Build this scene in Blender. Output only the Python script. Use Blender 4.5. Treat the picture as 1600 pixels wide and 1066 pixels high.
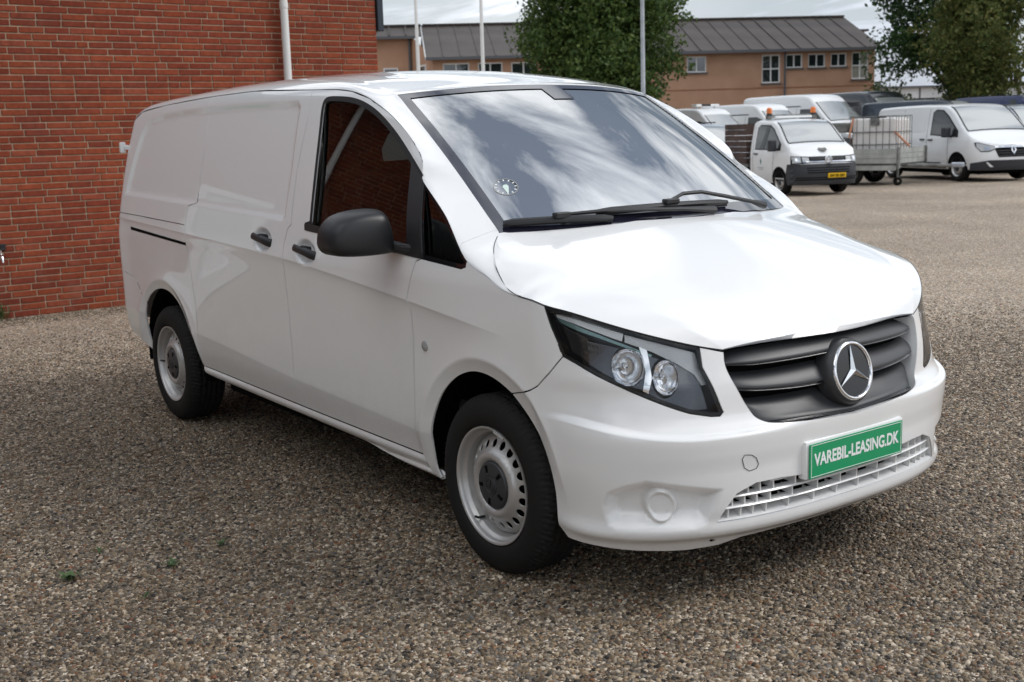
import bpy, bmesh, math, random
import numpy as np
from mathutils import Vector, Matrix, geometry

for o in list(bpy.data.objects):
    bpy.data.objects.remove(o)
sc = bpy.context.scene
COL = sc.collection
rnd = random.Random(7)

# ------------------------------------------------------------------ camera
CAM = np.array([3.3472, -3.2632, 1.5857])
YAW, PITCH, ROLL, FPX = math.radians(143.8836), math.radians(-10.052), math.radians(-1.757), 1824.6
cf = Vector((math.cos(YAW)*math.cos(PITCH), math.sin(YAW)*math.cos(PITCH), math.sin(PITCH)))
cr = cf.cross(Vector((0, 0, 1))).normalized(); cu = cr.cross(cf)
cr2 = cr*math.cos(ROLL) + cu*math.sin(ROLL); cu2 = -cr*math.sin(ROLL) + cu*math.cos(ROLL)
cam_d = bpy.data.cameras.new('camera'); cam = bpy.data.objects.new('camera', cam_d); COL.objects.link(cam)
m = Matrix((cr2, cu2, -cf)).transposed().to_4x4(); m.translation = Vector(CAM)
cam.matrix_world = m
cam_d.sensor_width = 36; cam_d.lens = FPX / 1600 * 36
cam_d.clip_start = .05; cam_d.clip_end = 3000
cam_d.dof.use_dof = True; cam_d.dof.focus_distance = 4.7; cam_d.dof.aperture_fstop = 5.6
sc.camera = cam

# ------------------------------------------------------------------ sky, sun, exposure
CLOUD_AT = (.7, 4.2, 0)
SUN_AZ, SUN_EL = math.radians(52), math.radians(43)     # azimuth from +x towards +y
w = bpy.data.worlds.new("World"); sc.world = w; w.use_nodes = True
nt = w.node_tree; N = nt.nodes; L = nt.links
bg = N['Background']; bg.inputs['Strength'].default_value = .092
sky = N.new('ShaderNodeTexSky'); sky.sky_type = 'NISHITA'; sky.sun_disc = False
sky.sun_elevation = SUN_EL; sky.sun_rotation = math.pi/2 - SUN_AZ; sky.air_density = 1.3; sky.dust_density = 1.0; sky.ozone_density = 2.0
tc = N.new('ShaderNodeTexCoord'); sep = N.new('ShaderNodeSeparateXYZ'); L.new(tc.outputs['Generated'], sep.inputs[0])
def wmath(op, a, b=None):
    n = N.new('ShaderNodeMath'); n.operation = op
    for i, v in enumerate((a, b)):
        if v is None: continue
        if isinstance(v, (int, float)): n.inputs[i].default_value = v
        else: L.new(v, n.inputs[i])
    return n.outputs[0]
den = wmath('ADD', wmath('MAXIMUM', sep.outputs[2], 0.0), .16)
cmb = N.new('ShaderNodeCombineXYZ')
L.new(wmath('DIVIDE', sep.outputs[0], den), cmb.inputs[0]); L.new(wmath('DIVIDE', sep.outputs[1], den), cmb.inputs[1])
mp = N.new('ShaderNodeMapping'); L.new(cmb.outputs[0], mp.inputs[0])
mp.inputs['Rotation'].default_value = (0, 0, math.radians(35)); mp.inputs['Scale'].default_value = (1.25, 1.75, 1); mp.inputs['Location'].default_value = CLOUD_AT
n1 = N.new('ShaderNodeTexNoise'); n1.inputs['Scale'].default_value = .9; n1.inputs['Detail'].default_value = 9; n1.inputs['Roughness'].default_value = .58; n1.inputs['Distortion'].default_value = .6
L.new(mp.outputs[0], n1.inputs['Vector'])
ramp = N.new('ShaderNodeValToRGB'); ramp.color_ramp.elements[0].position = .42; ramp.color_ramp.elements[1].position = .57
L.new(n1.outputs['Fac'], ramp.inputs[0])
n2 = N.new('ShaderNodeTexNoise'); n2.inputs['Scale'].default_value = .7; n2.inputs['Detail'].default_value = 6; L.new(cmb.outputs[0], n2.inputs['Vector'])
cl = N.new('ShaderNodeValToRGB'); cl.color_ramp.elements[0].position = .3; cl.color_ramp.elements[1].position = .72
cl.color_ramp.elements[0].color = (14, 15.2, 16.8, 1); cl.color_ramp.elements[1].color = (30, 30.2, 30, 1)
L.new(n2.outputs['Fac'], cl.inputs[0])
hz = wmath('SUBTRACT', 1.0, wmath('MULTIPLY', wmath('MAXIMUM', sep.outputs[2], 0.0), 4.0))       # low sky is one grey bank of cloud
cov = wmath('MAXIMUM', wmath('MAXIMUM', wmath('MULTIPLY', ramp.outputs[0], .94), .13), wmath('MULTIPLY', wmath('MAXIMUM', hz, 0.0), .9))
hmix = N.new('ShaderNodeMixRGB'); L.new(wmath('MAXIMUM', hz, 0.0), hmix.inputs[0]); L.new(cl.outputs[0], hmix.inputs[1]); hmix.inputs[2].default_value = (7.4, 8.2, 9.9, 1)
mix = N.new('ShaderNodeMixRGB'); L.new(cov, mix.inputs[0]); L.new(sky.outputs[0], mix.inputs[1]); L.new(hmix.outputs[0], mix.inputs[2])
L.new(mix.outputs[0], bg.inputs['Color'])

sun_d = bpy.data.lights.new('sun', 'SUN'); sun_d.energy = 2.4; sun_d.angle = math.radians(24); sun_d.color = (1, .98, .955)
sun = bpy.data.objects.new('sun', sun_d); COL.objects.link(sun)
sd_ = Vector((math.cos(SUN_AZ)*math.cos(SUN_EL), math.sin(SUN_AZ)*math.cos(SUN_EL), math.sin(SUN_EL)))
sun.rotation_euler = sd_.to_track_quat('Z', 'Y').to_euler()
sun.location = (10, 10, 20)
sc.view_settings.view_transform = 'Standard'; sc.view_settings.look = 'None'
sc.view_settings.exposure = -0.36; sc.view_settings.gamma = 1; sc.view_settings.use_curve_mapping = False
sc.cycles.max_bounces = 10; sc.cycles.transparent_max_bounces = 24; sc.cycles.use_denoising = True
sc.cycles.caustics_reflective = False; sc.cycles.caustics_refractive = False
sc.cycles.sample_clamp_indirect = 6

# ------------------------------------------------------------------ helpers
def link(o, parent=None):
    COL.objects.link(o)
    if parent is not None: o.parent = parent
    return o

def mk(name, verts, faces, mat, parent=None, smooth=False, normals=None, sharp=None):
    me = bpy.data.meshes.new(name)
    me.from_pydata([tuple(v) for v in verts], [], [tuple(f) for f in faces])
    if mat is not None:
        for mm in (mat if isinstance(mat, (list, tuple)) else [mat]): me.materials.append(mm)
    me.polygons.foreach_set('use_smooth', [bool(smooth)] * len(me.polygons))
    me.update()
    if normals is not None:
        me.normals_split_custom_set_from_vertices([tuple(n) for n in normals])
    elif smooth and sharp:
        me.set_sharp_from_angle(angle=math.radians(sharp))
    return link(bpy.data.objects.new(name, me), parent)

class MB:
    """collects simple solids, builds ONE mesh object"""
    def __init__(s): s.v = []; s.f = []
    def add(s, V, F):
        b = len(s.v); s.v += [tuple(x) for x in V]; s.f += [tuple(i + b for i in f) for f in F]; return s
    def box(s, c, d, rz=0, M=None):
        x, y, z = d[0]/2, d[1]/2, d[2]/2
        V = [Vector((a*x, b*y, e*z)) for e in (-1, 1) for b in (-1, 1) for a in (-1, 1)]
        R = Matrix.Rotation(rz, 3, 'Z')
        V = [(M @ (R @ v + Vector(c))) if M is not None else (R @ v + Vector(c)) for v in V]
        return s.add(V, [(0, 2, 3, 1), (4, 5, 7, 6), (0, 1, 5, 4), (2, 6, 7, 3), (0, 4, 6, 2), (1, 3, 7, 5)])
    def tube(s, pts, r, n=8, caps=True):
        pts = [Vector(q) for q in pts]; rs = r if isinstance(r, (list, tuple)) else [r]*len(pts)
        V = []; up = None
        for i, q in enumerate(pts):
            t = (pts[min(i+1, len(pts)-1)] - pts[max(i-1, 0)]).normalized()
            if up is None:
                up = t.orthogonal().normalized()
            up = (up - t*up.dot(t)).normalized(); sd = t.cross(up)
            for k in range(n):
                a = 2*math.pi*k/n
                V.append(q + (up*math.cos(a) + sd*math.sin(a))*rs[i])
        F = [(i*n+k, i*n+(k+1) % n, (i+1)*n+(k+1) % n, (i+1)*n+k) for i in range(len(pts)-1) for k in range(n)]
        if caps: F += [tuple(range(n))[::-1], tuple(range((len(pts)-1)*n, len(pts)*n))]
        return s.add(V, F)
    def prism(s, poly, axis, a, b):
        """extrude a 2D polygon along an axis ('x','y','z') from a to b"""
        def p3(q, h):
            return {'x': (h, q[0], q[1]), 'y': (q[0], h, q[1]), 'z': (q[0], q[1], h)}[axis]
        n = len(poly)
        return s.add([p3(q, a) for q in poly] + [p3(q, b) for q in poly],
                     [tuple(range(n))[::-1], tuple(range(n, 2*n))] + [(i, (i+1) % n, n+(i+1) % n, n+i) for i in range(n)])
    def lathe(s, prof, n=48, M=None, axis='y'):
        """profile (r, h) turned about an axis"""
        V = []
        for r, h in prof:
            for k in range(n):
                a = 2*math.pi*k/n; c, q = r*math.cos(a), r*math.sin(a)
                p = {'y': (c, h, q), 'z': (c, q, h), 'x': (h, c, q)}[axis]
                V.append((M @ Vector(p)) if M is not None else p)
        F = [(i*n+k, i*n+(k+1) % n, (i+1)*n+(k+1) % n, (i+1)*n+k) for i in range(len(prof)-1) for k in range(n)]
        return s.add(V, F)
    def build(s, name, mat, parent=None, smooth=False, sharp=40, fix=True, bevel=0):
        o = mk(name, s.v, s.f, mat, parent, smooth)
        me = o.data
        if fix or bevel:
            bm = bmesh.new(); bm.from_mesh(me)
            if bevel:
                bmesh.ops.bevel(bm, geom=[e for e in bm.edges if len(e.link_faces) == 2 and e.calc_face_angle(0) > .6], offset=bevel, segments=2, affect='EDGES', profile=.5)
            bmesh.ops.recalc_face_normals(bm, faces=bm.faces[:]); bm.to_mesh(me); bm.free()
        if smooth:
            me.polygons.foreach_set('use_smooth', [True]*len(me.polygons)); me.set_sharp_from_angle(angle=math.radians(sharp))
        return o

def empty(name, loc=(0, 0, 0), rz=0):
    o = bpy.data.objects.new(name, None); o.empty_display_size = .2; o.location = loc; o.rotation_euler = (0, 0, rz); COL.objects.link(o); return o
def tag(o, label=None, cat=None, group=None, kind=None):
    for k, v in (('label', label), ('category', cat), ('group', group), ('kind', kind)):
        if v: o[k] = v
    return o
def kids(o): return [c for c in bpy.data.objects if c.parent == o]

# ------------------------------------------------------------------ materials
def mat(name, col, rough=.5, metal=0, coat=0, spec=.5, emit=None, trans=0, ior=1.45, coat_rough=.03):
    m = bpy.data.materials.new(name); m.use_nodes = True; b = m.node_tree.nodes['Principled BSDF']
    b.inputs['Base Color'].default_value = (*col, 1); b.inputs['Roughness'].default_value = rough; b.inputs['Metallic'].default_value = metal
    b.inputs['Coat Weight'].default_value = coat; b.inputs['Coat Roughness'].default_value = coat_rough; b.inputs['Specular IOR Level'].default_value = spec
    b.inputs['Transmission Weight'].default_value = trans; b.inputs['IOR'].default_value = ior
    return m
def nodes(m): return m.node_tree.nodes, m.node_tree.links, m.node_tree.nodes['Principled BSDF']
def noise_bump(m, scale, strength, dist=.01, detail=4):
    n, l, b = nodes(m)
    tc = n.new('ShaderNodeTexCoord'); t = n.new('ShaderNodeTexNoise'); t.inputs['Scale'].default_value = scale; t.inputs['Detail'].default_value = detail
    l.new(tc.outputs['Object'], t.inputs['Vector'])
    bp = n.new('ShaderNodeBump'); bp.inputs['Strength'].default_value = strength; bp.inputs['Distance'].default_value = dist
    l.new(t.outputs['Fac'], bp.inputs['Height']); l.new(bp.outputs[0], b.inputs['Normal'])
    return m
def noise_col(m, c1, c2, scale, detail=5, lo=.35, hi=.65, coord='Object'):
    n, l, b = nodes(m)
    tc = n.new('ShaderNodeTexCoord'); t = n.new('ShaderNodeTexNoise'); t.inputs['Scale'].default_value = scale; t.inputs['Detail'].default_value = detail
    l.new(tc.outputs[coord], t.inputs['Vector'])
    r = n.new('ShaderNodeValToRGB'); r.color_ramp.elements[0].position = lo; r.color_ramp.elements[1].position = hi
    r.color_ramp.elements[0].color = (*c1, 1); r.color_ramp.elements[1].color = (*c2, 1)
    l.new(t.outputs['Fac'], r.inputs[0]); l.new(r.outputs[0], b.inputs['Base Color'])
    return m
def glass(name, tint=(.8, .9, .9), ior=1.6, rough=.0, refl=1.0):
    """thin coated pane: tinted see-through plus a mirror that grows towards grazing angles"""
    m = bpy.data.materials.new(name); m.use_nodes = True; n = m.node_tree.nodes; l = m.node_tree.links
    n.remove(n['Principled BSDF']); out = n['Material Output']
    tr = n.new('ShaderNodeBsdfTransparent'); tr.inputs[0].default_value = (*tint, 1)
    gl = n.new('ShaderNodeBsdfGlossy'); gl.inputs['Roughness'].default_value = rough; gl.inputs[0].default_value = (refl, refl, refl, 1)
    fr = n.new('ShaderNodeFresnel'); fr.inputs['IOR'].default_value = ior
    mx = n.new('ShaderNodeMixShader'); l.new(fr.outputs[0], mx.inputs[0]); l.new(tr.outputs[0], mx.inputs[1]); l.new(gl.outputs[0], mx.inputs[2])
    l.new(mx.outputs[0], out.inputs['Surface'])
    return m

M = {}
M['white'] = mat('white_paint', (.80, .80, .80), .32, coat=1.0, coat_rough=.02)
def dusty(m_, c, z0, z1, amt):
    n, l, b = nodes(m_); ge = n.new('ShaderNodeNewGeometry'); sx = n.new('ShaderNodeSeparateXYZ'); l.new(ge.outputs['Position'], sx.inputs[0])
    mr = n.new('ShaderNodeMapRange'); mr.inputs[1].default_value = z0; mr.inputs[2].default_value = z1; mr.inputs[3].default_value = amt; mr.inputs[4].default_value = 0; l.new(sx.outputs[2], mr.inputs[0])
    t = n.new('ShaderNodeTexNoise'); t.inputs['Scale'].default_value = 9; t.inputs['Detail'].default_value = 9; t.inputs['Roughness'].default_value = .7; l.new(ge.outputs['Position'], t.inputs['Vector'])
    t2 = n.new('ShaderNodeTexNoise'); t2.inputs['Scale'].default_value = 260; t2.inputs['Detail'].default_value = 2; l.new(ge.outputs['Position'], t2.inputs['Vector'])
    r2 = n.new('ShaderNodeMapRange'); r2.inputs[1].default_value = .62; r2.inputs[2].default_value = .72; l.new(t2.outputs['Fac'], r2.inputs[0])
    ad = n.new('ShaderNodeMath'); ad.operation = 'ADD'; l.new(t.outputs['Fac'], ad.inputs[0]); l.new(r2.outputs[0], ad.inputs[1])
    mu = n.new('ShaderNodeMath'); mu.operation = 'MULTIPLY'; l.new(ad.outputs[0], mu.inputs[0]); l.new(mr.outputs[0], mu.inputs[1])
    mx = n.new('ShaderNodeMixRGB'); l.new(mu.outputs[0], mx.inputs[0]); mx.inputs[1].default_value = b.inputs['Base Color'].default_value[:]; mx.inputs[2].default_value = (*c, 1); l.new(mx.outputs[0], b.inputs['Base Color'])
dusty(M['white'], (.36, .31, .25), .22, .95, .38)
M['white_plastic'] = mat('white_bumper_paint', (.79, .79, .79), .3, coat=.9, coat_rough=.03)
dusty(M['white_plastic'], (.40, .36, .30), .18, .55, .22)
M['black'] = noise_bump(mat('black_plastic', (.018, .018, .020), .45), 900, .08, .001)
M['gloss_black'] = mat('gloss_black', (.01, .01, .012), .08, coat=.5)
M['mirror_black'] = noise_bump(mat('mirror_plastic', (.016, .016, .018), .40), 1200, .12, .001)
M['rubber'] = mat('rubber_seal', (.012, .012, .012), .6)
M['void'] = mat('dark_cavity', (.004, .004, .004), .9, spec=.1)
M['grille'] = noise_bump(mat('grille_grey_plastic', (.036, .037, .040), .40), 1500, .06, .001)
M['chrome'] = mat('chrome', (.86, .86, .88), .08, 1)
M['silver'] = noise_bump(mat('silver_wheel_paint', (.50, .49, .48), .38, .55, coat=.2), 300, .03, .001)
M['tyre'] = noise_bump(mat('tyre_rubber', (.013, .0125, .012), .75, spec=.25), 160, .15, .002)
M['windscreen'] = glass('windscreen_glass', (.62, .72, .72), 9.5)
M['sideglass'] = glass('side_glass', (.46, .52, .51), 1.62)
M['lens'] = glass('lamp_lens', (.95, .96, .97), 1.36)
M['cloth'] = mat('seat_fabric', (.02, .02, .022), .9)
M['inner'] = mat('cab_plastic', (.03, .03, .032), .7)
M['bulk'] = mat('bulkhead_lining', (.16, .155, .15), .8)
M['grey_inner'] = mat('cab_lining', (.30, .31, .31), .8)
M['green'] = mat('plate_green', (.001, .29, .115), .35, coat=.3)
M['plate_white'] = mat('plate_white', (.80, .82, .82), .4)
M['red'] = mat('tail_lamp_red', (.30, .006, .008), .2, coat=1)
M['clear'] = mat('clear_reflector', (.75, .77, .80), .22, .7)
# ------------------------------------------------------------------ van body surface (numpy)
def spl(pts):
    """monotone cubic through (x, y) points"""
    a = np.array(sorted(pts), float); X, Y = a[:, 0], a[:, 1]
    h = np.diff(X); d = np.diff(Y) / h
    m = np.zeros(len(X)); m[0] = d[0]; m[-1] = d[-1]
    for i in range(1, len(X) - 1):
        if d[i-1] * d[i] > 0:
            w1 = 2*h[i] + h[i-1]; w2 = h[i] + 2*h[i-1]
            m[i] = (w1 + w2) / (w1 / d[i-1] + w2 / d[i])
    def f(q):
        q = np.asarray(q, float)
        k = np.clip(np.searchsorted(X, q) - 1, 0, len(h) - 1)
        t = np.clip((q - X[k]) / h[k], 0, 1)
        return ((1 + 2*t) * (1-t)**2 * Y[k] + t * (1-t)**2 * h[k] * m[k]
                + t*t * (3 - 2*t) * Y[k+1] + t*t * (t-1) * h[k] * m[k+1])
    return f

def sstep(a, b, x):
    t = np.clip((x - a) / (b - a), 0, 1)
    return t * t * (3 - 2 * t)

def sd_poly(px, py, poly):
    """signed distance to a polygon, negative inside"""
    poly = np.asarray(poly, float); n = len(poly)
    d2 = np.full(px.shape, 1e9); inside = np.zeros(px.shape, bool)
    for i in range(n):
        a = poly[i]; b = poly[(i+1) % n]
        ex, ey = b - a; wx, wy = px - a[0], py - a[1]
        t = np.clip((wx*ex + wy*ey) / (ex*ex + ey*ey + 1e-12), 0, 1)
        d2 = np.minimum(d2, (wx - t*ex)**2 + (wy - t*ey)**2)
        c = (a[1] > py) != (b[1] > py)
        with np.errstate(divide='ignore', invalid='ignore'):
            xi = a[0] + (py - a[1]) * ex / (ey if abs(ey) > 1e-12 else 1e-12)
        inside ^= c & (px < xi)
    d = np.sqrt(d2)
    return np.where(inside, -d, d)

US, UL = 0.29, 1.23                 # nose starts at x = US; u runs on to US + UL on the centre line
UC = US + UL
NEXP = spl([(.1, 2.6), (.3, 2.62), (.58, 2.62), (.66, 2.5), (.76, 2.12), (.9, 2.0), (1.1, 2.0)])     # fuller corners low down
W0 = spl([(.10, .875), (.25, .915), (.30, .925), (.36, .932), (.5, .952), (.75, .962), (.95, .966), (1.05, .9635)]
         + [(z_, .95 - .16*(z_-1.13) - .137*(z_-1.13)**2) for z_ in np.arange(1.13, 1.76, .04)] + [(1.78, .787), (1.82, .762), (1.86, .71), (1.90, .6)])
XN = spl([(.10, .70), (.18, .765), (.25, .815), (.31, .853), (.36, .866), (.42, .868), (.48, .868), (.55, .876), (.61, .880), (.67, .848),
          (.75, .842), (.83, .828), (.90, .812), (.97, .785), (1.05, .73), (1.2, .58)])
ZC = spl([(-4.2, 1.165), (-2.754, 1.108), (-1.57, 1.058), (-.679, .987), (-.217, .941), (.1, .905), (.3, .88)])     # character ridge
ZL = spl([(-4.2, .62), (-2.732, .575), (-1.554, .502), (-.891, .472), (-.4, .452), (.3, .44)])                        # lower crease
XR = -4.0
REC_A = [(-3.60, 1.735), (-3.66, 1.715), (-3.71, 1.66), (-3.77, 1.50), (-3.83, 1.29), (-2.80, 1.262), (-1.60, 1.222), (-1.575, 1.24), (-1.57, 1.45), (-1.61, 1.74), (-1.65, 1.768), (-2.3, 1.779), (-2.775, 1.776), (-3.1, 1.774), (-3.4, 1.758)]
FOG = [(0.50, .36)]

def arch_r(x, z, cx, cz):
    return np.hypot(x - cx, z - cz)

def disp(u, z):
    """pressed features: + is outwards, metres"""
    d = np.zeros_like(u)
    zc, zl = ZC(u), ZL(u)
    side = 1 - sstep(.25, .55, u)
    # ridge, concave door below it, tuck-in under the lower crease
    fade = sstep(-4.05, -3.7, u) * (1 - sstep(-.25, .22, u))
    t = (zc - z) / np.maximum(zc - zl, .05)
    tc = np.clip(t, 0, 1)
    hollow = (tc ** .7) * (1 - tc) * 2.2
    d -= .020 * hollow * fade
    d += .004 * np.exp(-np.maximum(z - zc, 0) / .05) * np.where(t < 0, 1, np.exp(-tc * 14)) * fade
    d -= (.06 * np.clip(zl - z - .004, 0, .3)) * side
    # belt shoulder under the recesses
    # recessed panels
    m = (u < -1.4) & (z > 1.1)
    if m.any():
        for poly in (REC_A,):
            sd = sd_poly(u[m], z[m], poly)
            d[m] -= .013 * sstep(.004, -.034, sd)
    # wheel arch flares
    for cx, cz, ro, w in ((0.0, .335, .468, .06), (-3.2, .335, .49, .055)):
        r = arch_r(u, z, cx, cz)
        low = sstep(.30, .50, z)
        d += np.where(r < ro, -.22 * (ro - r), 0) * low * sstep(ro - .12, ro - .10, r)
        d += .010 * np.exp(-np.abs(r - ro) / .045) * low * (side if cx == 0 else 1)
    # handle cups
    for cx, cz in ((-1.795, 1.130), (-1.345, 1.099)):
        q = np.hypot((u - cx) / .105, (z - cz + .07 * (u - cx)) / .062)
        d -= .022 * sstep(1.0, .45, q)
    # bumper: crease that fades round the corner, sill lip at the very bottom
    nose = sstep(.30, .62, u)
    zb = .605 + .05 * sstep(1.0, .45, u)
    d -= .020 * sstep(-.004, .022, z - zb) * (1 - sstep(.05, .16, z - zb)) * nose * (1 - sstep(1.05, 1.35, u))
    # fog lamp hollow
    if (u > .45).any():
        sd = sd_poly(u, z, FOGP)
        d -= .045 * sstep(.0, -.05, sd)
        q = np.hypot((u - FOGC[0]), (z - FOGC[1]))
        d += .028 * sstep(.064, .046, q)
        d -= .006 * sstep(.044, .035, q)
    # chin lip
    d += .018 * np.exp(-((z - .285) / .028) ** 2) * nose
    return d
FOGP = [(.640, .385), (.665, .430), (.735, .458), (.815, .478), (.90, .462), (1.045, .432), (1.03, .385), (1.0, .318), (.96, .306), (.83, .306), (.70, .305), (.665, .315), (.645, .345)]
FOGC = (.853, .384)

def base(u, z):
    u = np.asarray(u, float); z = np.asarray(z, float)
    w = W0(z) - .005 * ((np.minimum(u, US) + 1.8) / 1.8) ** 2
    w = w - .036 * sstep(-1.45, -.35, u) * sstep(1.20, 1.62, z)      # cab narrows towards the screen pillars
    # rear corner
    rr = .13
    e = np.clip((XR + rr - u) / rr, 0, .9999)
    w = w - rr * (1 - np.sqrt(1 - e * e))
    th = np.maximum(u - US, 0) / UL * (np.pi / 2)
    s, c = np.sin(th), np.cos(th)
    n = NEXP(z)
    k = (np.abs(s) ** n + np.abs(c) ** n) ** (-1 / n)
    a = XN(z) - US
    x = np.where(u <= US, u, US + a * s * k)
    y = -np.where(u <= US, w, w * c * k)
    return np.stack([x, y, z + 0 * u], -1)

def nrmf(f, u, z, e=8e-4):
    du = f(u + e, z) - f(u - e, z); dz = f(u, z + e) - f(u, z - e)
    n = np.cross(du, dz)
    return n / np.linalg.norm(n, axis=-1, keepdims=True)

def S(u, z, off=0.0):
    u = np.asarray(u, float); z = np.asarray(z, float)
    n0 = nrmf(base, u, z, 4e-3)
    return base(u, z) + n0 * (disp(u, z) + off)[..., None]

def SN(u, z):
    return nrmf(S, np.asarray(u, float), np.asarray(z, float))
# ------------------------------------------------------------------ the white van in the foreground
van = empty('delivery_van', (0, 0, 0))
tag(van, 'large white van in the foreground with black mirrors and a green front plate', 'van')

def inset(poly, d):
    """shift a closed polygon inwards"""
    P = np.asarray(poly, float); n = len(P)
    ar = 0.5*np.sum(P[:, 0]*np.roll(P[:, 1], -1) - np.roll(P[:, 0], -1)*P[:, 1]); sg = 1 if ar > 0 else -1
    e = np.roll(P, -1, 0) - P; l = np.linalg.norm(e, axis=1, keepdims=True); e = e/np.maximum(l, 1e-9)
    nn = sg*np.stack([-e[:, 1], e[:, 0]], 1); pn = np.roll(nn, 1, 0)
    b = nn + pn; b /= np.maximum(np.linalg.norm(b, axis=1, keepdims=True), 1e-6)
    k = d/np.maximum((b*nn).sum(1, keepdims=True), .45)
    return P + b*k

def dense(poly, step, closed=True):
    P = np.asarray(poly, float); out = []
    n = len(P)
    for i in range(n if closed else n-1):
        a, b = P[i], P[(i+1) % n]; k = max(1, int(math.ceil(np.linalg.norm(b-a)/step)))
        for j in range(k): out.append(a + (b-a)*j/k)
    if not closed: out.append(P[-1])
    return np.array(out)

def curve(poly, step, closed=False, it=2):
    """rounds a polyline (Chaikin, ends kept) and resamples it"""
    P = np.asarray(poly, float)
    for _ in range(it):
        if closed:
            Q = np.roll(P, -1, 0); P = np.stack([.75*P+.25*Q, .25*P+.75*Q], 1).reshape(-1, P.shape[1])
        else:
            a, b = P[:-1], P[1:]; mid = np.stack([.75*a+.25*b, .25*a+.75*b], 1).reshape(-1, P.shape[1])
            P = np.vstack([P[:1], mid[1:-1], P[-1:]])
    return dense(P, step, closed)

def inside(px, py, poly): return sd_poly(px, py, poly) < 0

def feature_points():
    out = []
    def line(xs, zs, offs):
        for o_ in offs: out.append(np.stack([xs, zs + o_], 1))
    xs = np.arange(-3.99, .28, .012); line(xs, ZC(xs), (.012, .004, 0, -.004, -.010, -.018, -.03))
    line(xs, ZL(xs), (.008, 0, -.004, -.010))
    for poly in (REC_A,):
        for d_ in (-.004, .004, .012, .021, .030): out.append(dense(inset(poly, d_), .012))
    for cx, cz, ro in ((0.0, .335, .468), (-3.2, .335, .49)):
        for d_ in (.02, .008, 0, -.008, -.02, -.035, -.05):
            a = np.linspace(-.15, math.pi+.15, int(130)); out.append(np.stack([cx + (ro+d_)*np.cos(a), cz + (ro+d_)*np.sin(a)], 1))
    for cx, cz in ((-1.795, 1.130), (-1.345, 1.099)):
        for q_ in (1.04, .95, .85, .72, .6, .45):
            a = np.linspace(0, 2*math.pi, 44, endpoint=False); x = cx + q_*.105*np.cos(a); out.append(np.stack([x, cz + q_*.062*np.sin(a) - .07*(x-cx)], 1))
    for d_ in (-.004, .004, .012, .022, .034, .048): out.append(dense(inset(FOGP, d_), .01))
    for r_ in (.062, .057, .052, .046, .042, .038, .034): a = np.linspace(0, 2*math.pi, 40, endpoint=False); out.append(np.stack([FOGC[0] + r_*np.cos(a), FOGC[1] + r_*np.sin(a)], 1))
    u = np.arange(.4, 1.34, .012); zb = .605 + .05*sstep(1.0, .45, u)
    for o_ in (-.006, .002, .01, .018, .026): out.append(np.stack([u, zb+o_], 1))
    return np.vstack(out)
FEAT = None

def tri_poly(poly, holes, step, inflate=0.0, feat=False):
    """triangulate a polygon (with holes) filled with a staggered grid"""
    outs = [dense(poly, step)] + [dense(h, step*.7) for h in holes]
    allp = np.vstack(outs); lo, hi = allp.min(0), allp.max(0)
    gx, gy = np.meshgrid(np.arange(lo[0], hi[0], step), np.arange(lo[1], hi[1], step*.87))
    gx[1::2] += step/2; gx, gy = gx.ravel(), gy.ravel()
    sd = sd_poly(gx, gy, outs[0])
    for h in outs[1:]: sd = np.maximum(sd, -sd_poly(gx, gy, h))
    k = sd < -step*.45
    pts = np.vstack([allp, np.stack([gx[k], gy[k]], 1)])
    if feat:
        global FEAT
        if FEAT is None: FEAT = feature_points()
        fp = FEAT[(FEAT[:, 0] > lo[0]) & (FEAT[:, 0] < hi[0]) & (FEAT[:, 1] > lo[1]) & (FEAT[:, 1] < hi[1])]
        sd = sd_poly(fp[:, 0], fp[:, 1], outs[0]); fp = fp[sd < -.004]
        from mathutils.kdtree import KDTree
        if len(fp):
            kd_ = KDTree(len(fp)); [kd_.insert((a[0], a[1], 0), i) for i, a in enumerate(fp)]; kd_.balance()
            na = len(allp); keep = np.array([True]*na + [kd_.find((a[0], a[1], 0))[2] > step*.5 for a in pts[na:]]); pts = np.vstack([pts[keep], fp])
    edges = []; s = 0
    for o in outs:
        n = len(o); edges += [(s+i, s+(i+1) % n) for i in range(n)]; s += n
    r = geometry.delaunay_2d_cdt([Vector(q) for q in pts], edges, [], 0, 1e-7, True)
    V = np.array([tuple(v) for v in r[0]]); F = np.array([f for f in r[2] if len(f) == 3])
    c = V[F].mean(1); sd = sd_poly(c[:, 0], c[:, 1], outs[0])
    for h in outs[1:]: sd = np.maximum(sd, -sd_poly(c[:, 0], c[:, 1], h))
    F = F[sd < 0]
    used = np.unique(F); idx = -np.ones(len(V), int); idx[used] = np.arange(len(used))
    return V[used], idx[F]

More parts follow.
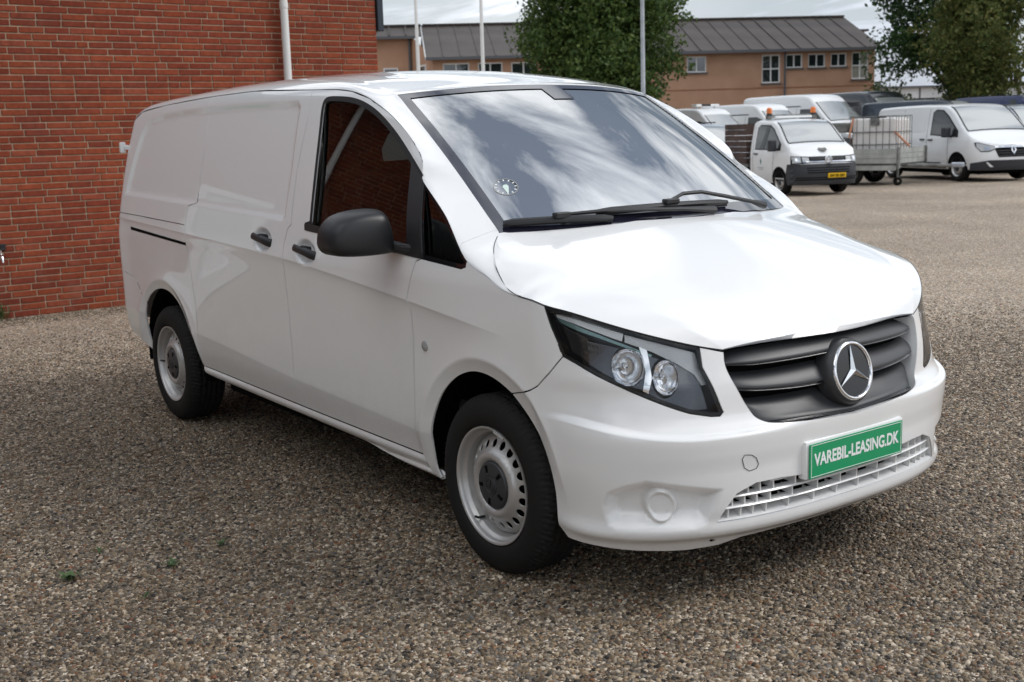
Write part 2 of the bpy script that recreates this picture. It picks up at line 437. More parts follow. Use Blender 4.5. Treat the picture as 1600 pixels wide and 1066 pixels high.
def lipped(P, Nn, F, lip, skip=None):
    """add a folded edge along the rim of a sheet; faces oriented along Nn"""
    fn = np.cross(P[F[:, 1]]-P[F[:, 0]], P[F[:, 2]]-P[F[:, 0]])
    flip = (fn*Nn[F[:, 0]]).sum(1) < 0
    F = F.copy(); F[flip] = F[flip][:, ::-1]
    if lip <= 0: return P, Nn, [tuple(f) for f in F]
    ed = {}
    for f in F:
        for a, b in ((f[0], f[1]), (f[1], f[2]), (f[2], f[0])):
            if (b, a) in ed: del ed[(b, a)]
            else: ed[(a, b)] = 1
    rim = sorted({v for e in ed for v in e}); n0 = len(P); mp1 = {v: n0+i for i, v in enumerate(rim)}
    V = np.vstack([P, P[rim] - Nn[rim]*lip])
    out = {v: np.zeros(3) for v in rim}
    for a, b in ed:
        t = P[b]-P[a]; o = np.cross(t, Nn[a]); o /= max(np.linalg.norm(o), 1e-9); out[a] += o; out[b] += o
    lipn = np.array([out[v]/max(np.linalg.norm(out[v]), 1e-9) for v in rim])
    NN = np.vstack([Nn, lipn]); NN[rim] = NN[rim]
    F2 = [tuple(f) for f in F]
    for a, b in ed:
        if skip is not None and skip(P[a]) and skip(P[b]): continue
        F2.append((b, a, mp1[a], mp1[b]))
    return V, NN, F2

def both(name, V, NN, F, mt, parent, mirror=True):
    o = mk(name, V, F, mt, parent, True, NN)
    if mirror:
        s = np.array([1, -1, 1]); mk(name, V*s, [f[::-1] for f in F], mt, parent if not isinstance(parent, tuple) else parent[1], True, NN*s)
    return o

def panel(name, poly, mt, parent, step=.025, holes=(), off=0.0, lip=.012, gap=.0034, mirror=True, f=None, skip=None):
    pl = inset(poly, gap) if gap else poly
    uv, F = tri_poly(pl, [inset(h, -gap) if gap else h for h in holes], step, feat=step < .0255)
    if callable(off):
        P = S(uv[:, 0], uv[:, 1], off(uv[:, 0], uv[:, 1])); Nn = nrmf(lambda a, b: S(a, b, off(a, b)), uv[:, 0], uv[:, 1])
    else: P = S(uv[:, 0], uv[:, 1], off); Nn = SN(uv[:, 0], uv[:, 1])
    V, NN, F2 = lipped(P, Nn, F, lip, skip)
    return both(name, V, NN, F2, mt, parent, mirror)

def ribbon(line, hw, off, closed=False):
    """a band of half width hw along a line on the body"""
    P = np.asarray(line, float); n = len(P)
    if closed: t = np.roll(P, -1, 0) - np.roll(P, 1, 0)
    else: t = np.gradient(P, axis=0)
    t /= np.linalg.norm(t, axis=1, keepdims=True); q = np.stack([-t[:, 1], t[:, 0]], 1)
    A, B = P - q*hw, P + q*hw
    V = np.vstack([S(A[:, 0], A[:, 1], off), S(B[:, 0], B[:, 1], off)]); NN = np.vstack([SN(A[:, 0], A[:, 1]), SN(B[:, 0], B[:, 1])])
    F = [(i, (i+1) % n, n+(i+1) % n, n+i) for i in range(n if closed else n-1)]
    f0 = F[0]; nf = np.cross(V[f0[1]]-V[f0[0]], V[f0[2]]-V[f0[0]])
    if nf @ NN[f0[0]] < 0: F = [f[::-1] for f in F]
    return V, NN, F

# --- lines on the body, in (u, z): u is x along the side and runs on round the nose
sdfd = [(-1.539, 1.811), (-1.507, 1.683), (-1.519, 1.464), (-1.513, 1.272), (-1.508, 1.212), (-1.538, 1.195), (-1.558, 1.127), (-1.562, 1.049), (-1.564, .922), (-1.556, .70), (-1.548, .589), (-1.545, .503), (-1.527, .422), (-1.503, .364)]
sdrear = [(-2.735, 1.825), (-2.7335, 1.784), (-2.689, 1.567), (-2.675, 1.277), (-2.77, 1.258), (-2.788, 1.154), (-2.765, 1.054), (-2.755, .95), (-2.738, .85), (-2.712, .735), (-2.695, .596), (-2.692, .385)]
rarch = [(-3.585, .36), (-3.59, .46), (-3.56, .58), (-3.51, .66), (-3.44, .715), (-3.33, .758), (-3.21, .77), (-3.09, .752), (-2.98, .695), (-2.90, .61), (-2.82, .50), (-2.763, .418), (-2.735, .385)]
fdfront = [(-.395, 1.134), (-.427, 1.122), (-.458, 1.038), (-.479, .972), (-.463, .927), (-.472, .813), (-.484, .684), (-.484, .549), (-.484, .483), (-.482, .35)]
farch = [(-.377, .26), (-.402, .30), (-.40, .42), (-.385, .485), (-.355, .55), (-.30, .63), (-.21, .70), (-.104, .741), (-.013, .7475), (.073, .733), (.155, .700), (.227, .648), (.296, .577), (.352, .503), (.384, .416), (.3875, .31), (.39, .272)]
doortop = [(-1.539, 1.811), (-1.312, 1.802), (-1.164, 1.787), (-1.0165, 1.754), (-.839, 1.689), (-.669, 1.603), (-.583, 1.549), (-.537, 1.516), (-.5074, 1.483), (-.492, 1.438)]
wintop = [(-1.373, 1.2156), (-1.318, 1.226), (-1.332, 1.416), (-1.362, 1.624), (-1.392, 1.735), (-1.376, 1.762), (-1.283, 1.761), (-1.1415, 1.750), (-1.025, 1.724), (-.907, 1.681), (-.7614, 1.605), (-.613, 1.510), (-.4892, 1.432)]
winbot = [(-1.373, 1.2156), (-1.367, 1.196), (-1.153, 1.184), (-.879, 1.162), (-.395, 1.134)]
qglass = [(-.474, 1.419), (-.252, 1.287), (-.127, 1.172), (-.093, 1.147), (-.097, 1.124), (-.123, 1.116), (-.384, 1.135)]
bumpseam = [(.155, .700), (.252, .724), (.3325, .755), (.416, .809), (.490, .866)]
hl = [(.4035, 1.030), (.4356, .964), (.4705, .907), (.490, .866), (.5444, .8474), (.6446, .8057), (.7632, .7585), (.874, .7201), (.9657, .6883), (1.033, .6725), (1.062, .671), (1.0706, .681), (1.0397, .7444), (1.006, .825), (1.004, .889), (.877, .924), (.748, .961), (.6536, .9864), (.545, 1.010)]
grille_in = [(1.0815, .8673), (1.0785, .8216), (1.1065, .7527), (1.1522, .6772), (1.17, .65), (1.211, .6298), (1.3484, .6158), (1.52, .6044)]
chin = [(.39, .272), (.4443, .232), (.6223, .226), (.79, .218), (.9576, .209), (1.06, .2125), (1.1344, .233), (1.25, .239), (1.52, .240)]
LOWO = [(1.52, .4283), (1.3095, .4283), (1.2284, .4352), (1.1472, .4341), (1.0854, .4078), (1.05, .36), (1.0258, .3180), (1.10, .318), (1.3, .318), (1.52, .318)]
rb_line = [(-3.999, .85), (-3.92, .845), (-3.8384, .822), (-3.66, .79), (-3.51, .66)]

farch_a, farch_b = [tuple(q) for q in curve(farch[:11], .02)], [tuple(q) for q in curve(farch[10:], .02)]
rarch_lo, rarch_hi = [tuple(q) for q in curve(rarch[:4], .02)], [tuple(q) for q in curve(rarch[3:], .02)]
grille_in = [tuple(q) for q in curve(grille_in, .012)]
wintop = wintop[:1] + [tuple(q) for q in curve(wintop[1:], .02)]
# --- side panels
rear_poly = [(-3.999, .85), (-3.999, 1.50), (-3.985, 1.52), (-3.95, 1.66), (-3.88, 1.74), (-3.78, 1.785), (-3.4, 1.812), (-2.735, 1.833)] + sdrear[1:] + rarch_hi[::-1][:-1] + rb_line[::-1][0:4]
rear_quarter = panel('rear_quarter', rear_poly, M['white'], van, .022, lip=.012)
panel('rear_bumper', [(-3.999, .848)] + rb_line[1:-1] + rarch_lo[::-1] + [(-3.70, .40), (-3.85, .44), (-3.92, .50), (-3.999, .52)], M['white_plastic'], van, .025)
sd_poly_ = [(-2.735, 1.833), (-2.24, 1.8367)] + sdfd + [(-1.60, .366), (-2.692, .385)] + sdrear[::-1][1:-1]
sliding = panel('sliding_door', sd_poly_, M['white'], van, .018)
fd_poly = doortop + wintop[::-1][0:-1] + winbot + fdfront[1:] + sdfd[::-1][:-1]
fdoor = panel('front_door', fd_poly, M['white'], van, .016)
fen_poly = [(-.395, 1.134)] + qglass[::-1][1:4] + [(-.04, 1.125), (.04, 1.102), (.13, 1.066), (.20, 1.053), (.24, 1.048), (.32, 1.042), (.4035, 1.030)] + hl[1:4] + bumpseam[::-1][1:-1] + farch_a[::-1] + [(-.44, .285), (-.482, .35)] + fdfront[::-1][1:-1]
fender = panel('fender', fen_poly, M['white'], van, .016)
sill_up = [(-2.735, .388), (-2.692, .385), (-1.503, .364), (-.482, .35)]
panel('sill', sill_up + [(-.44, .285), (-.377, .26), (-.3795, .256), (-.95, .300), (-1.47, .318), (-2.6, .336), (-2.70, .345)], M['white'], van, .01, off=lambda u, z: .013*np.sin(np.pi*np.clip(((.379 + .0143*(-2.0-u)*-1*-1) - z)/.06, 0, 1)) + .008*np.sin(np.pi*np.clip(((.379 + .0143*(-2.0-u)) - z - .062)/.03, 0, 1)) - .006, lip=.03)
# --- front bumper, with holes for lamp, grille and lower opening
bump_poly = bumpseam + hl[4:15] + [(1.0815, .8673)] + grille_in[1:] + LOWO + [(1.52, .240)] + chin[::-1][1:] + farch_b[::-1][1:-1]
uv, F = tri_poly(inset(bump_poly, .0022), [], .014, feat=True)
uv[uv[:, 0] > UC - .004, 0] = UC
P = S(uv[:, 0], uv[:, 1]); Nn = SN(uv[:, 0], uv[:, 1])
V, NN, F2 = lipped(P, Nn, F, .022, skip=lambda q: abs(q[1]) < 1e-4)
sgn = np.array([1, -1, 1]); nv = len(V)
bumper = mk('front_bumper', np.vstack([V, V*sgn]), F2 + [tuple(i+nv for i in f[::-1]) for f in F2], M['white_plastic'], van, True, np.vstack([NN, NN*sgn]))

# --- dark backing behind every gap (one inner frame)
bv, bf, bn = [], [], []
for ln in (sdfd, sdrear, fdfront + [(-.482, .30)], bumpseam, rb_line, sill_up, [(-2.735, 1.83), (-2.24, 1.834), (-1.539, 1.81)], hl[:15]):
    V_, N_, F_ = ribbon(dense(ln, .02, False), .009, -.0065)
    for s_ in (1, -1):
        k = len(bv); bv += (V_*np.array([1, s_, 1])).tolist(); bn += (N_*np.array([1, s_, 1])).tolist(); bf += [tuple(i+k for i in (f if s_ > 0 else f[::-1])) for f in F_]
for ln, hw_, of_ in ((doortop, .005, -.014),):
    V_, N_, F_ = ribbon(dense(ln, .02, False), hw_, of_)
    for s_ in (1, -1):
        k = len(bv); bv += (V_*np.array([1, s_, 1])).tolist(); bn += (N_*np.array([1, s_, 1])).tolist(); bf += [tuple(i+k for i in (f if s_ > 0 else f[::-1])) for f in F_]
mk('door_seal', bv, bf, M['void'], van, True, bn)['kind'] = 'stuff'
# fine grooves: rear quarter seam and tow-eye cover, rail slot
for nm, ln, hw in (('body_seam', [(-3.96, 1.186), (-3.5, 1.176), (-2.80, 1.156)], .0018), ('tow_eye_cover', curve([(1.0976, .5404), (1.1417, .5327), (1.1593, .4869), (1.1146, .4776)], .01, True, 1).tolist() + [], .0012)):
    ln = dense(ln, .02, nm == 'tow_eye_cover')
    V_, N_, F_ = ribbon(ln, hw, .0012, nm == 'tow_eye_cover')
    both(nm, V_, N_, F_, M['rubber'] if nm == 'body_seam' else M['grille'], van, nm == 'body_seam')
panel('door_rail', [(-3.682, 1.108), (-3.674, 1.090), (-2.775, 1.047), (-2.775, 1.062)], M['void'], rear_quarter, .02, off=.0015, lip=.004, gap=0)

# --- roof edge, screen pillar and shoulder: one strip from the door gap (LP, on the side) to the roof / windscreen edge (UP)
WT, WB = np.array([-.934, -.695, 1.762]), np.array([-.117, -.779, 1.231])
def wedge(x):
    t = (x - WT[0])/(WB[0]-WT[0]); return WT + (WB-WT)*t + np.array([.012, -.004, .014])*4*t*(1-t)
LU = [((-3.990, 1.50), (-3.990, -.62, 1.56), 0), ((-3.95, 1.66), (-3.965, -.61, 1.70), 0), ((-3.88, 1.74), (-3.91, -.60, 1.79), 0), ((-3.78, 1.785), (-3.79, -.60, 1.842), 0),
      ((-3.4, 1.812), (-3.4, -.60, 1.866), 0), ((-2.735, 1.833), (-2.735, -.60, 1.884), 0), ((-2.24, 1.8367), (-2.24, -.60, 1.887), 0), ((-1.539, 1.811), (-1.60, -.615, 1.870), 0),
      ((-1.312, 1.802), (-1.34, -.638, 1.846), 0), ((-1.164, 1.787), (-1.15, -.663, 1.815), .1), ((-1.0165, 1.754), (-.995, -.687, 1.778), .5), ((-.95, 1.731), tuple(WT), .8),
      ((-.839, 1.689), tuple(wedge(-.81)), 1), ((-.669, 1.603), tuple(wedge(-.655)), 1), ((-.583, 1.549), tuple(wedge(-.575)), 1), ((-.537, 1.516), tuple(wedge(-.525)), 1), ((-.5074, 1.483), tuple(wedge(-.475)), 1), ((-.492, 1.438), tuple(wedge(-.42)), 1), ((-.474, 1.419), tuple(wedge(-.385)), 1),
      ((-.252, 1.287), tuple(wedge(-.21)), 1), ((-.127, 1.172), tuple(WB), 1.3), ((-.093, 1.147), (-.098, -.808, 1.210), 1.8), ((-.04, 1.125), (-.067, -.837, 1.188), 2), ((.04, 1.102), (.055, -.917, 1.127), 2.4),
      ((.13, 1.066), (.142, -.944, 1.076), 3), ((.20, 1.053), (.195, -.954, 1.0605), 3), ((.24, 1.048), (.240, -.9625, 1.053), 3)]
def lerp_rows(A, q):
    A = np.asarray(A, float); f = np.stack([spl(list(enumerate(A[:, j])))(q) for j in range(A.shape[1])], 1); return f
qs = np.linspace(0, len(LU)-1, 230)
Luv = lerp_rows([a[0] for a in LU], qs); Upt = lerp_rows([a[1] for a in LU], qs); kd = lerp_rows([[a[2]] for a in LU], qs)[:, 0]
Lp = S(Luv[:, 0], Luv[:, 1]); Lt = S(Luv[:, 0], Luv[:, 1]+.002) - S(Luv[:, 0], Luv[:, 1]-.002); Lt /= np.linalg.norm(Lt, axis=1, keepdims=True)
LT_ = np.gradient(Lp, axis=0); LT_ /= np.linalg.norm(LT_, axis=1, keepdims=True)
for _ in range(60): LT_[1:-1] = .5*LT_[1:-1] + .25*(LT_[:-2] + LT_[2:])
LN_ = SN(Luv[:, 0], Luv[:, 1]); Lx = np.cross(LN_, LT_); Lx /= np.linalg.norm(Lx, axis=1, keepdims=True)
wl_ = sstep(.0, .9, kd)[:, None]; Lt = Lt*(1-wl_) + Lx*wl_; Lt /= np.linalg.norm(Lt, axis=1, keepdims=True)
dirs = {0: (0, .985, .16), 1: (.22, .90, .28), 2: (.05, .85, .50), 3: (.02, .50, .86)}
Ut = np.stack([spl([(k, dirs[k][j]) for k in dirs])(kd) for j in range(3)], 1); Ut /= np.linalg.norm(Ut, axis=1, keepdims=True)
NS = 13
tt = np.linspace(0, 1, NS)[None, :, None]
D = np.linalg.norm(Upt-Lp, axis=1)[:, None, None]
h00, h10, h01, h11 = 2*tt**3-3*tt**2+1, tt**3-2*tt**2+tt, -2*tt**3+3*tt**2, tt**3-tt**2
ku = np.interp(kd, [0, .6, 1, 2, 3], [1.0, .8, .5, .45, .5])[:, None, None]; kl = np.interp(kd, [0, .6, 1, 2, 3], [.85, .45, .18, .55, .6])[:, None, None]
G = h00*Lp[:, None] + h10*(Lt[:, None]*D*kl) + h01*Upt[:, None] + h11*(Ut[:, None]*D*ku)
for _ in range(14):
    Q_ = G.copy(); Q_[1:-1] = .5*G[1:-1] + .25*(G[:-2] + G[2:]); G[:, 2:-2] = Q_[:, 2:-2]
def grid_mesh(name, G, mt, parent, flip=False, mirror=True, lip=0, edges=(), nrm=None):
    r, c = G.shape[:2]; V = G.reshape(-1, 3)
    du = np.gradient(G, axis=0); dv = np.gradient(G, axis=1); n = np.cross(du, dv).reshape(-1, 3); n /= np.maximum(np.linalg.norm(n, axis=1, keepdims=True), 1e-12)
    F = [(i*c+j, (i+1)*c+j, (i+1)*c+j+1, i*c+j+1) for i in range(r-1) for j in range(c-1)]
    if flip: n = -n; F = [f[::-1] for f in F]
    V = V.tolist(); n = n.tolist()
    if lip:
        rims = {'r0': [(0, j) for j in range(c)], 'r1': [(r-1, j) for j in range(c)], 'c0': [(i, 0) for i in range(r)], 'c1': [(i, c-1) for i in range(r)]}
        for e in edges:
            ids = [i*c+j for i, j in rims[e]]; b = len(V)
            for i in ids:
                V.append((np.array(V[i]) - np.array(n[i])*lip).tolist()); n.append(n[i])
            F += [(ids[k], ids[k+1], b+k+1, b+k) for k in range(len(ids)-1)]
    V = np.array(V); n = np.array(n)
    return both(name, V, n, F, mt, parent, mirror)
kp = int(np.argmin(np.abs(qs - 19.75)))
grid_mesh('roof_rail', G[:kp+1], M['white'], van, False, lip=.012, edges=('c0', 'c1', 'r1'))
Gs = G[kp:].copy(); Gs[0] = Gs[0]*.93 + Gs[1]*.07
grid_mesh('fender_shoulder', Gs, M['white'], fender, False, lip=.012, edges=('c1', 'r0'))

# --- roof and windscreen share the edge Upt
kr = int(np.argmin(np.abs(qs - 11.0)))
NY = 33; yy = np.linspace(-1, 1, NY)
def span(E, bulge, crown):
    out = np.zeros((len(E), NY, 3))
    q = 1 - np.abs(yy)[None, :]**2.2
    out[:, :, 0] = E[:, 0:1] + bulge[:, None]*q; out[:, :, 1] = -E[:, 1:2]*yy[None, :]*-1; out[:, :, 2] = E[:, 2:3] + crown[:, None]*q
    return out
rE = Upt[:kr+1]; rb = np.interp(qs[:kr+1], [0, 2, 7, 9, 11], [-.012, -.01, 0, .05, .125]); rc = np.interp(qs[:kr+1], [0, 1, 3, 7, 11], [.0, .02, .035, .034, .036])
RG = span(rE, rb, rc)
RG[:, :, 2] -= .006*np.exp(-((np.abs(RG[:, :, 1])-.47)/.018)**2)*sstep(-3.7, -3.5, RG[:, :, 0])*(1-sstep(-1.35, -1.15, RG[:, :, 0]))
grid_mesh('roof', RG, M['white'], van, True, False, lip=.015, edges=('r1',))
wt = np.linspace(0, 1, 30); wE = WT + (WB-WT)*wt[:, None] + np.array([.012, -.004, .014])*(4*wt*(1-wt))[:, None]
wcrown = .036*(1-wt) + .016*wt + .010*np.sin(wt*np.pi)
WG = span(wE, .125 + .075*wt, wcrown)
WG = WG[:, :, :]
ws = grid_mesh('windscreen', WG + np.array([-.004, 0, -.004]), M['windscreen'], van, True, False)
# black print along the edges of the glass, just behind it
fr_in = WG - np.array([.0028, 0, .0028])
fv, ff = [], []
def frit(i0, i1, j0, j1):
    sub = fr_in[i0:i1+1, j0:j1+1]; r, c = sub.shape[:2]; b = len(fv)
    fv.extend(sub.reshape(-1, 3).tolist()); ff.extend([(b+i*c+j, b+(i+1)*c+j, b+(i+1)*c+j+1, b+i*c+j+1) for i in range(r-1) for j in range(c-1)])
def frit2(y0, y1, t0, t1, ny, nt_):
    b = len(fv)
    for i in range(nt_+1):
        for j in range(ny+1):
            t_ = t0+(t1-t0)*i/nt_; y_ = y0+(y1-y0)*j/ny; q_ = 1-abs(y_)**2.2; e_ = WT+(WB-WT)*t_ + np.array([.012, -.004, .014])*4*t_*(1-t_)
            fv.append((e_[0]+(.125+.075*t_)*q_-.0015, e_[1]*y_, e_[2]+(.036*(1-t_)+.016*t_+.010*math.sin(t_*math.pi))*q_-.0015))
    ff.extend([(b+i*(ny+1)+j, b+i*(ny+1)+j+1, b+(i+1)*(ny+1)+j+1, b+(i+1)*(ny+1)+j) for i in range(nt_) for j in range(ny)])
frit2(-1, 1, 0, .042, 48, 3); frit2(-1, 1, .935, 1, 48, 3); frit2(-1, -.945, .042, .935, 3, 40); frit2(.945, 1, .042, .935, 3, 40); frit2(-.08, .08, .042, .14, 10, 6)
o = mk('screen_print', fv, ff, mat('screen_print_black', (.012, .012, .024), .04, spec=.7, ior=2.0), ws, True)
if sum(q.normal.z for q in o.data.polygons) < 0: o.data.flip_normals()
# parking disc stuck low on the kerb side of the screen
def on_screen(px, py, off=.003):
    """point on the glass: px in -1..1 across, py in 0..1 down"""
    i = py*29; j = (px+1)/2*(NY-1); i0, j0 = min(int(i), 28), min(int(j), NY-2); a, b = i-i0, j-j0
    q = WG[i0, j0]*(1-a)*(1-b)+WG[i0+1, j0]*a*(1-b)+WG[i0, j0+1]*(1-a)*b+WG[i0+1, j0+1]*a*b
    dn = WG[i0+1, j0]-WG[i0, j0]; dr = WG[i0, j0+1]-WG[i0, j0]; n = np.cross(dn, dr); n /= np.linalg.norm(n)
    return q, dn/np.linalg.norm(dn), dr/np.linalg.norm(dr), n
disc_c, ddn, ddr, dn = on_screen(.835, .735, .003)
def local(c, ex, ey, ez):
    m_ = Matrix((ex, ey, ez)).transposed().to_4x4(); m_.translation = Vector(c); return m_
if dn[2] < 0: dn = -dn
ex = Vector(-ddr); ez = Vector(dn); ey = ez.cross(ex).normalized(); ex = ey.cross(ez)
DM = local(disc_c - dn*.007, ex, ey, ez)
pd = empty('parking_disc'); pd.matrix_world = DM
tag(pd, 'round dark parking disc with white hour marks stuck inside the windscreen low on the left', 'parking disc')
MB().lathe([(.001, .0), (.049, 0), (.049, .0012), (.001, .0012)], 40, axis='z').build('disc', mat('disc_dark', (.05, .06, .06), .4), pd)
mb = MB()
for k in range(12):
    a = k*math.pi/6; mb.box((.039*math.cos(a), .039*math.sin(a), .0022), (.009, .0045, .001), a)
mb.build('hour_mark', M['plate_white'], pd)
MB().lathe([(.0485, .001), (.0485, .003), (.0455, .003), (.0455, .001)], 40, axis='z').build('rim', M['grey_inner'], pd)
MB().prism([(-.007, .012), (.007, .014), (.012, .002), (.004, -.034), (-.002, -.036), (-.012, .0)], 'z', .0018, .0032).build('hand', mat('disc_hand', (.62, .74, .68), .5), pd)

# --- bonnet: centre line, crest and shut line
hq = np.linspace(0, 1, 70)
CRE = np.array([(-.060, -.840, 1.188), (.029, -.826, 1.170), (.140, -.794, 1.146), (.245, -.761, 1.120), (.364, -.727, 1.086), (.474, -.691, 1.050), (.565, -.655, 1.012), (.632, -.617, .976), (.681, -.576, .939), (.717, -.539, .903), (.737, -.512, .8765)])
CEN = np.array([(.095, 0, 1.247), (.26, 0, 1.188), (.44, 0, 1.109), (.62, 0, 1.015), (.745, 0, .946), (.822, 0, .903)])
def polyfit_rows(A, deg):
    l = np.r_[0, np.cumsum(np.linalg.norm(np.diff(A, axis=0), axis=1))]; t = l/l[-1]; wt_ = np.ones(len(t)); wt_[[0, -1]] = 6
    return np.stack([np.polyval(np.polyfit(t, A[:, k_], deg, w=wt_), hq) for k_ in range(3)], 1)
HC = polyfit_rows(CEN, 3)
HE = polyfit_rows(CRE, 4)
e0 = np.array([WB, (-.098, -.807, 1.2105), (-.064, -.836, 1.1905), HE[8]]); HE[:9] = np.stack([spl(list(zip([0, 1.5, 3, 8], e0[:, k_])))(np.arange(9)) for k_ in range(3)], 1)
SEAM = [tuple(WB + np.array([0, -.001, -.001])), (-.098, -.808, 1.2095), (-.067, -.8392, 1.1875), (-.012, -.878, 1.158), (.055, -.917, 1.126), (.10, -.9325, 1.0985), (.142, -.944, 1.0745), (.195, -.954, 1.0595)] + [tuple(S(a_, b_)) for a_, b_ in ((.24, 1.0515), (.32, 1.0450), (.4035, 1.0330), (.545, 1.0135), (.6536, .989), (.748, .9635), (.877, .927), (1.004, .892), (1.0815, .874))]
SEAM = np.array(SEAM); l = np.r_[0, np.cumsum(np.linalg.norm(np.diff(SEAM, axis=0), axis=1))]; l /= l[-1]
HF = np.stack([spl(list(zip(l, SEAM[:, k_])))(hq) for k_ in range(3)], 1)
def hermite(A, B, TA, TB, n):
    t = np.linspace(0, 1, n)[None, :, None]
    return (2*t**3-3*t**2+1)*A[:, None] + (t**3-2*t**2+t)*TA[:, None] + (-2*t**3+3*t**2)*B[:, None] + (t**3-t**2)*TB[:, None]
dCE = HE-HC; dEF = HF-HE
nd = lambda v: v/np.maximum(np.linalg.norm(v, axis=1, keepdims=True), 1e-9)
TC = np.stack([0*hq, -np.linalg.norm(dCE, axis=1), 0*hq], 1)
lEF = np.linalg.norm(dEF, axis=1, keepdims=True); lCE = np.linalg.norm(dCE, axis=1, keepdims=True)
TEe = nd(nd(dCE) + np.array([0, 0, -.10]))
dEFs = dEF.copy(); dEFs[:9] = dEF[9]
mid = nd(TEe + nd(dEFs)*.7)
b0 = np.clip(1 - hq/.22, 0, 1)[:, None]**1.5
mid = nd(mid*(1-b0) + np.array([.30, -.80, -.52])*b0)
TF = nd(dEFs) + np.array([0, 0, -.35])*np.clip(lEF/.1, 0, 1)
b1 = np.clip(1 - (hq-.16)/.22, 0, 1)[:, None]; TF = TF*(1-b1) + b1*np.stack([-.05+0*hq, -.80+hq*.9, -.56-hq*.8], 1)
TA1 = nd(nd(dCE) + np.array([-.03, 0, -.07]))
TC = TC*1.0
A1 = hermite(HC, HE, TC, TA1*lCE, 30)
TF = nd(dEF) + np.array([0, 0, -.35])*np.clip(lEF/.1, 0, 1)
A2 = hermite(HE, HF, nd(nd(dEFs)+np.array([.0, -.05, .04])*np.clip(lEF/.1, 0, 1))*lEF, nd(nd(dEFs)+np.array([.0, -.0, -.12])*np.clip(lEF/.1, 0, 1))*lEF, 14)
HG = np.concatenate([A1, A2[:, 1:]], 1)
for _ in range(4):
    Q_ = HG.copy(); Q_[:, 1:-1] = .5*HG[:, 1:-1] + .25*(HG[:, :-2] + HG[:, 2:])
    wj = np.exp(-((np.arange(HG.shape[1])-29)/2.2)**2)[None, :, None]; wj[:, -3:] = 0
    HG = HG*(1-wj) + Q_*wj
for _ in range(6):
    Q_ = HG.copy(); Q_[1:-1] = .5*HG[1:-1] + .25*(HG[:-2] + HG[2:]); HG[:, :-2] = Q_[:, :-2]
for s_ in (1, -1):
    MB().tube([(q[0], q[1]*s_, q[2]) for q in (HF + np.array([.0005, -.0005, -.0012]))[1:]], .0019, 6).build('bonnet_shut_line', M['rubber'], van, True)  # dark tube added along the shut line, standing for its shaded gap
# shallow power dome line either side of the middle
both_h = grid_mesh('bonnet_half', HG, M['white'], van, True, True, lip=.024, edges=('c1', 'r1', 'r0'))
hb = [o for o in bpy.data.objects if o.name.startswith('bonnet_half')]
v0 = [tuple(v.co) for v in hb[0].data.vertices]; f0 = [tuple(q.vertices) for q in hb[0].data.polygons]
du = np.gradient(HG, axis=0); dv = np.gradient(HG, axis=1); hn = -np.cross(du, dv).reshape(-1, 3); hn /= np.maximum(np.linalg.norm(hn, axis=1, keepdims=True), 1e-9)
hn = hn.reshape(HG.shape); hn[:, 0, 1] = 0; hn /= np.linalg.norm(hn, axis=2, keepdims=True); hn = hn.reshape(-1, 3)
nn_ = np.vstack([hn, np.tile([0, 0, 1.0], (len(v0)-len(hn), 1))])
v1 = np.array(v0); nb = len(v1)
for o in hb: bpy.data.objects.remove(o)
bonnet = mk('bonnet', np.vstack([v1, v1*sgn]), f0 + [tuple(i+nb for i in f[::-1]) for f in f0], M['white'], van, True, np.vstack([nn_, nn_*sgn]))

# --- headlights
def shell_from(uvp, holes, off, mt, name, parent, step=.02, lip=.0, sides=(1, -1), gap=0):
    uv, F = tri_poly(inset(uvp, gap) if gap else uvp, holes, step)
    P = S(uv[:, 0], uv[:, 1], off); Nn = SN(uv[:, 0], uv[:, 1]); V, NN, F2 = lipped(P, Nn, F, lip)
    for s_, pr in zip(sides, parent):
        sv = np.array([1, s_, 1]); mk(name, V*sv, F2 if s_ > 0 else [f[::-1] for f in F2], mt, pr, True, NN*sv)
lamps = [link(bpy.data.objects.new('headlight', None), van) for _ in (0, 1)]
M['lamp_dark'] = noise_bump(mat('lamp_housing', (.016, .016, .018), .3), 40, .1, .004)
shell_from(hl, [], -.092, M['lamp_dark'], 'housing', lamps)
# walls of the lamp tub
hd = dense(hl, .02); k = len(hd)
A, B = S(hd[:, 0], hd[:, 1], -.001), S(hd[:, 0], hd[:, 1], -.094)
for s_, pr in zip((1, -1), lamps):
    sv = np.array([1, s_, 1]); mk('bezel', np.vstack([A, B])*sv, [(i, (i+1) % k, k+(i+1) % k, k+i) for i in range(k)], M['lamp_dark'], pr)
    V_, N_, F_ = ribbon(dense(inset(hl, .006), .02), .0055, -.0015, True)
    mk('seal', V_*sv, F_, M['rubber'], pr, True, N_*sv)
shell_from(inset(hl, .003), [], -.001, M['lens'], 'lens', lamps)
# daytime strip along the top, clear ribbed indicator, dark blade, reflectors
drl = [(.455, 1.005), (.545, .993), (.66, .968), (.755, .943), (.745, .918), (.65, .948), (.545, .976), (.462, .992)]
ind = [(.760, .940), (.88, .907), (.994, .872), (1.004, .82), (1.022, .770), (1.008, .768), (.985, .805), (.93, .842), (.85, .882), (.755, .915)]
def rib_mat(name, col, sc_):
    m_ = mat(name, col, .25, .15, coat=.6); n, l, b = nodes(m_)
    t = n.new('ShaderNodeTexCoord'); wv = n.new('ShaderNodeTexWave'); wv.inputs['Scale'].default_value = sc_; wv.bands_direction = 'DIAGONAL'
    l.new(t.outputs['Object'], wv.inputs[0]); bp = n.new('ShaderNodeBump'); bp.inputs['Strength'].default_value = .35; bp.inputs['Distance'].default_value = .0012
    l.new(wv.outputs['Fac'], bp.inputs['Height']); l.new(bp.outputs[0], b.inputs['Normal']); return m_
M['ribbed'] = rib_mat('ribbed_lamp_optic', (.82, .84, .85), 45)
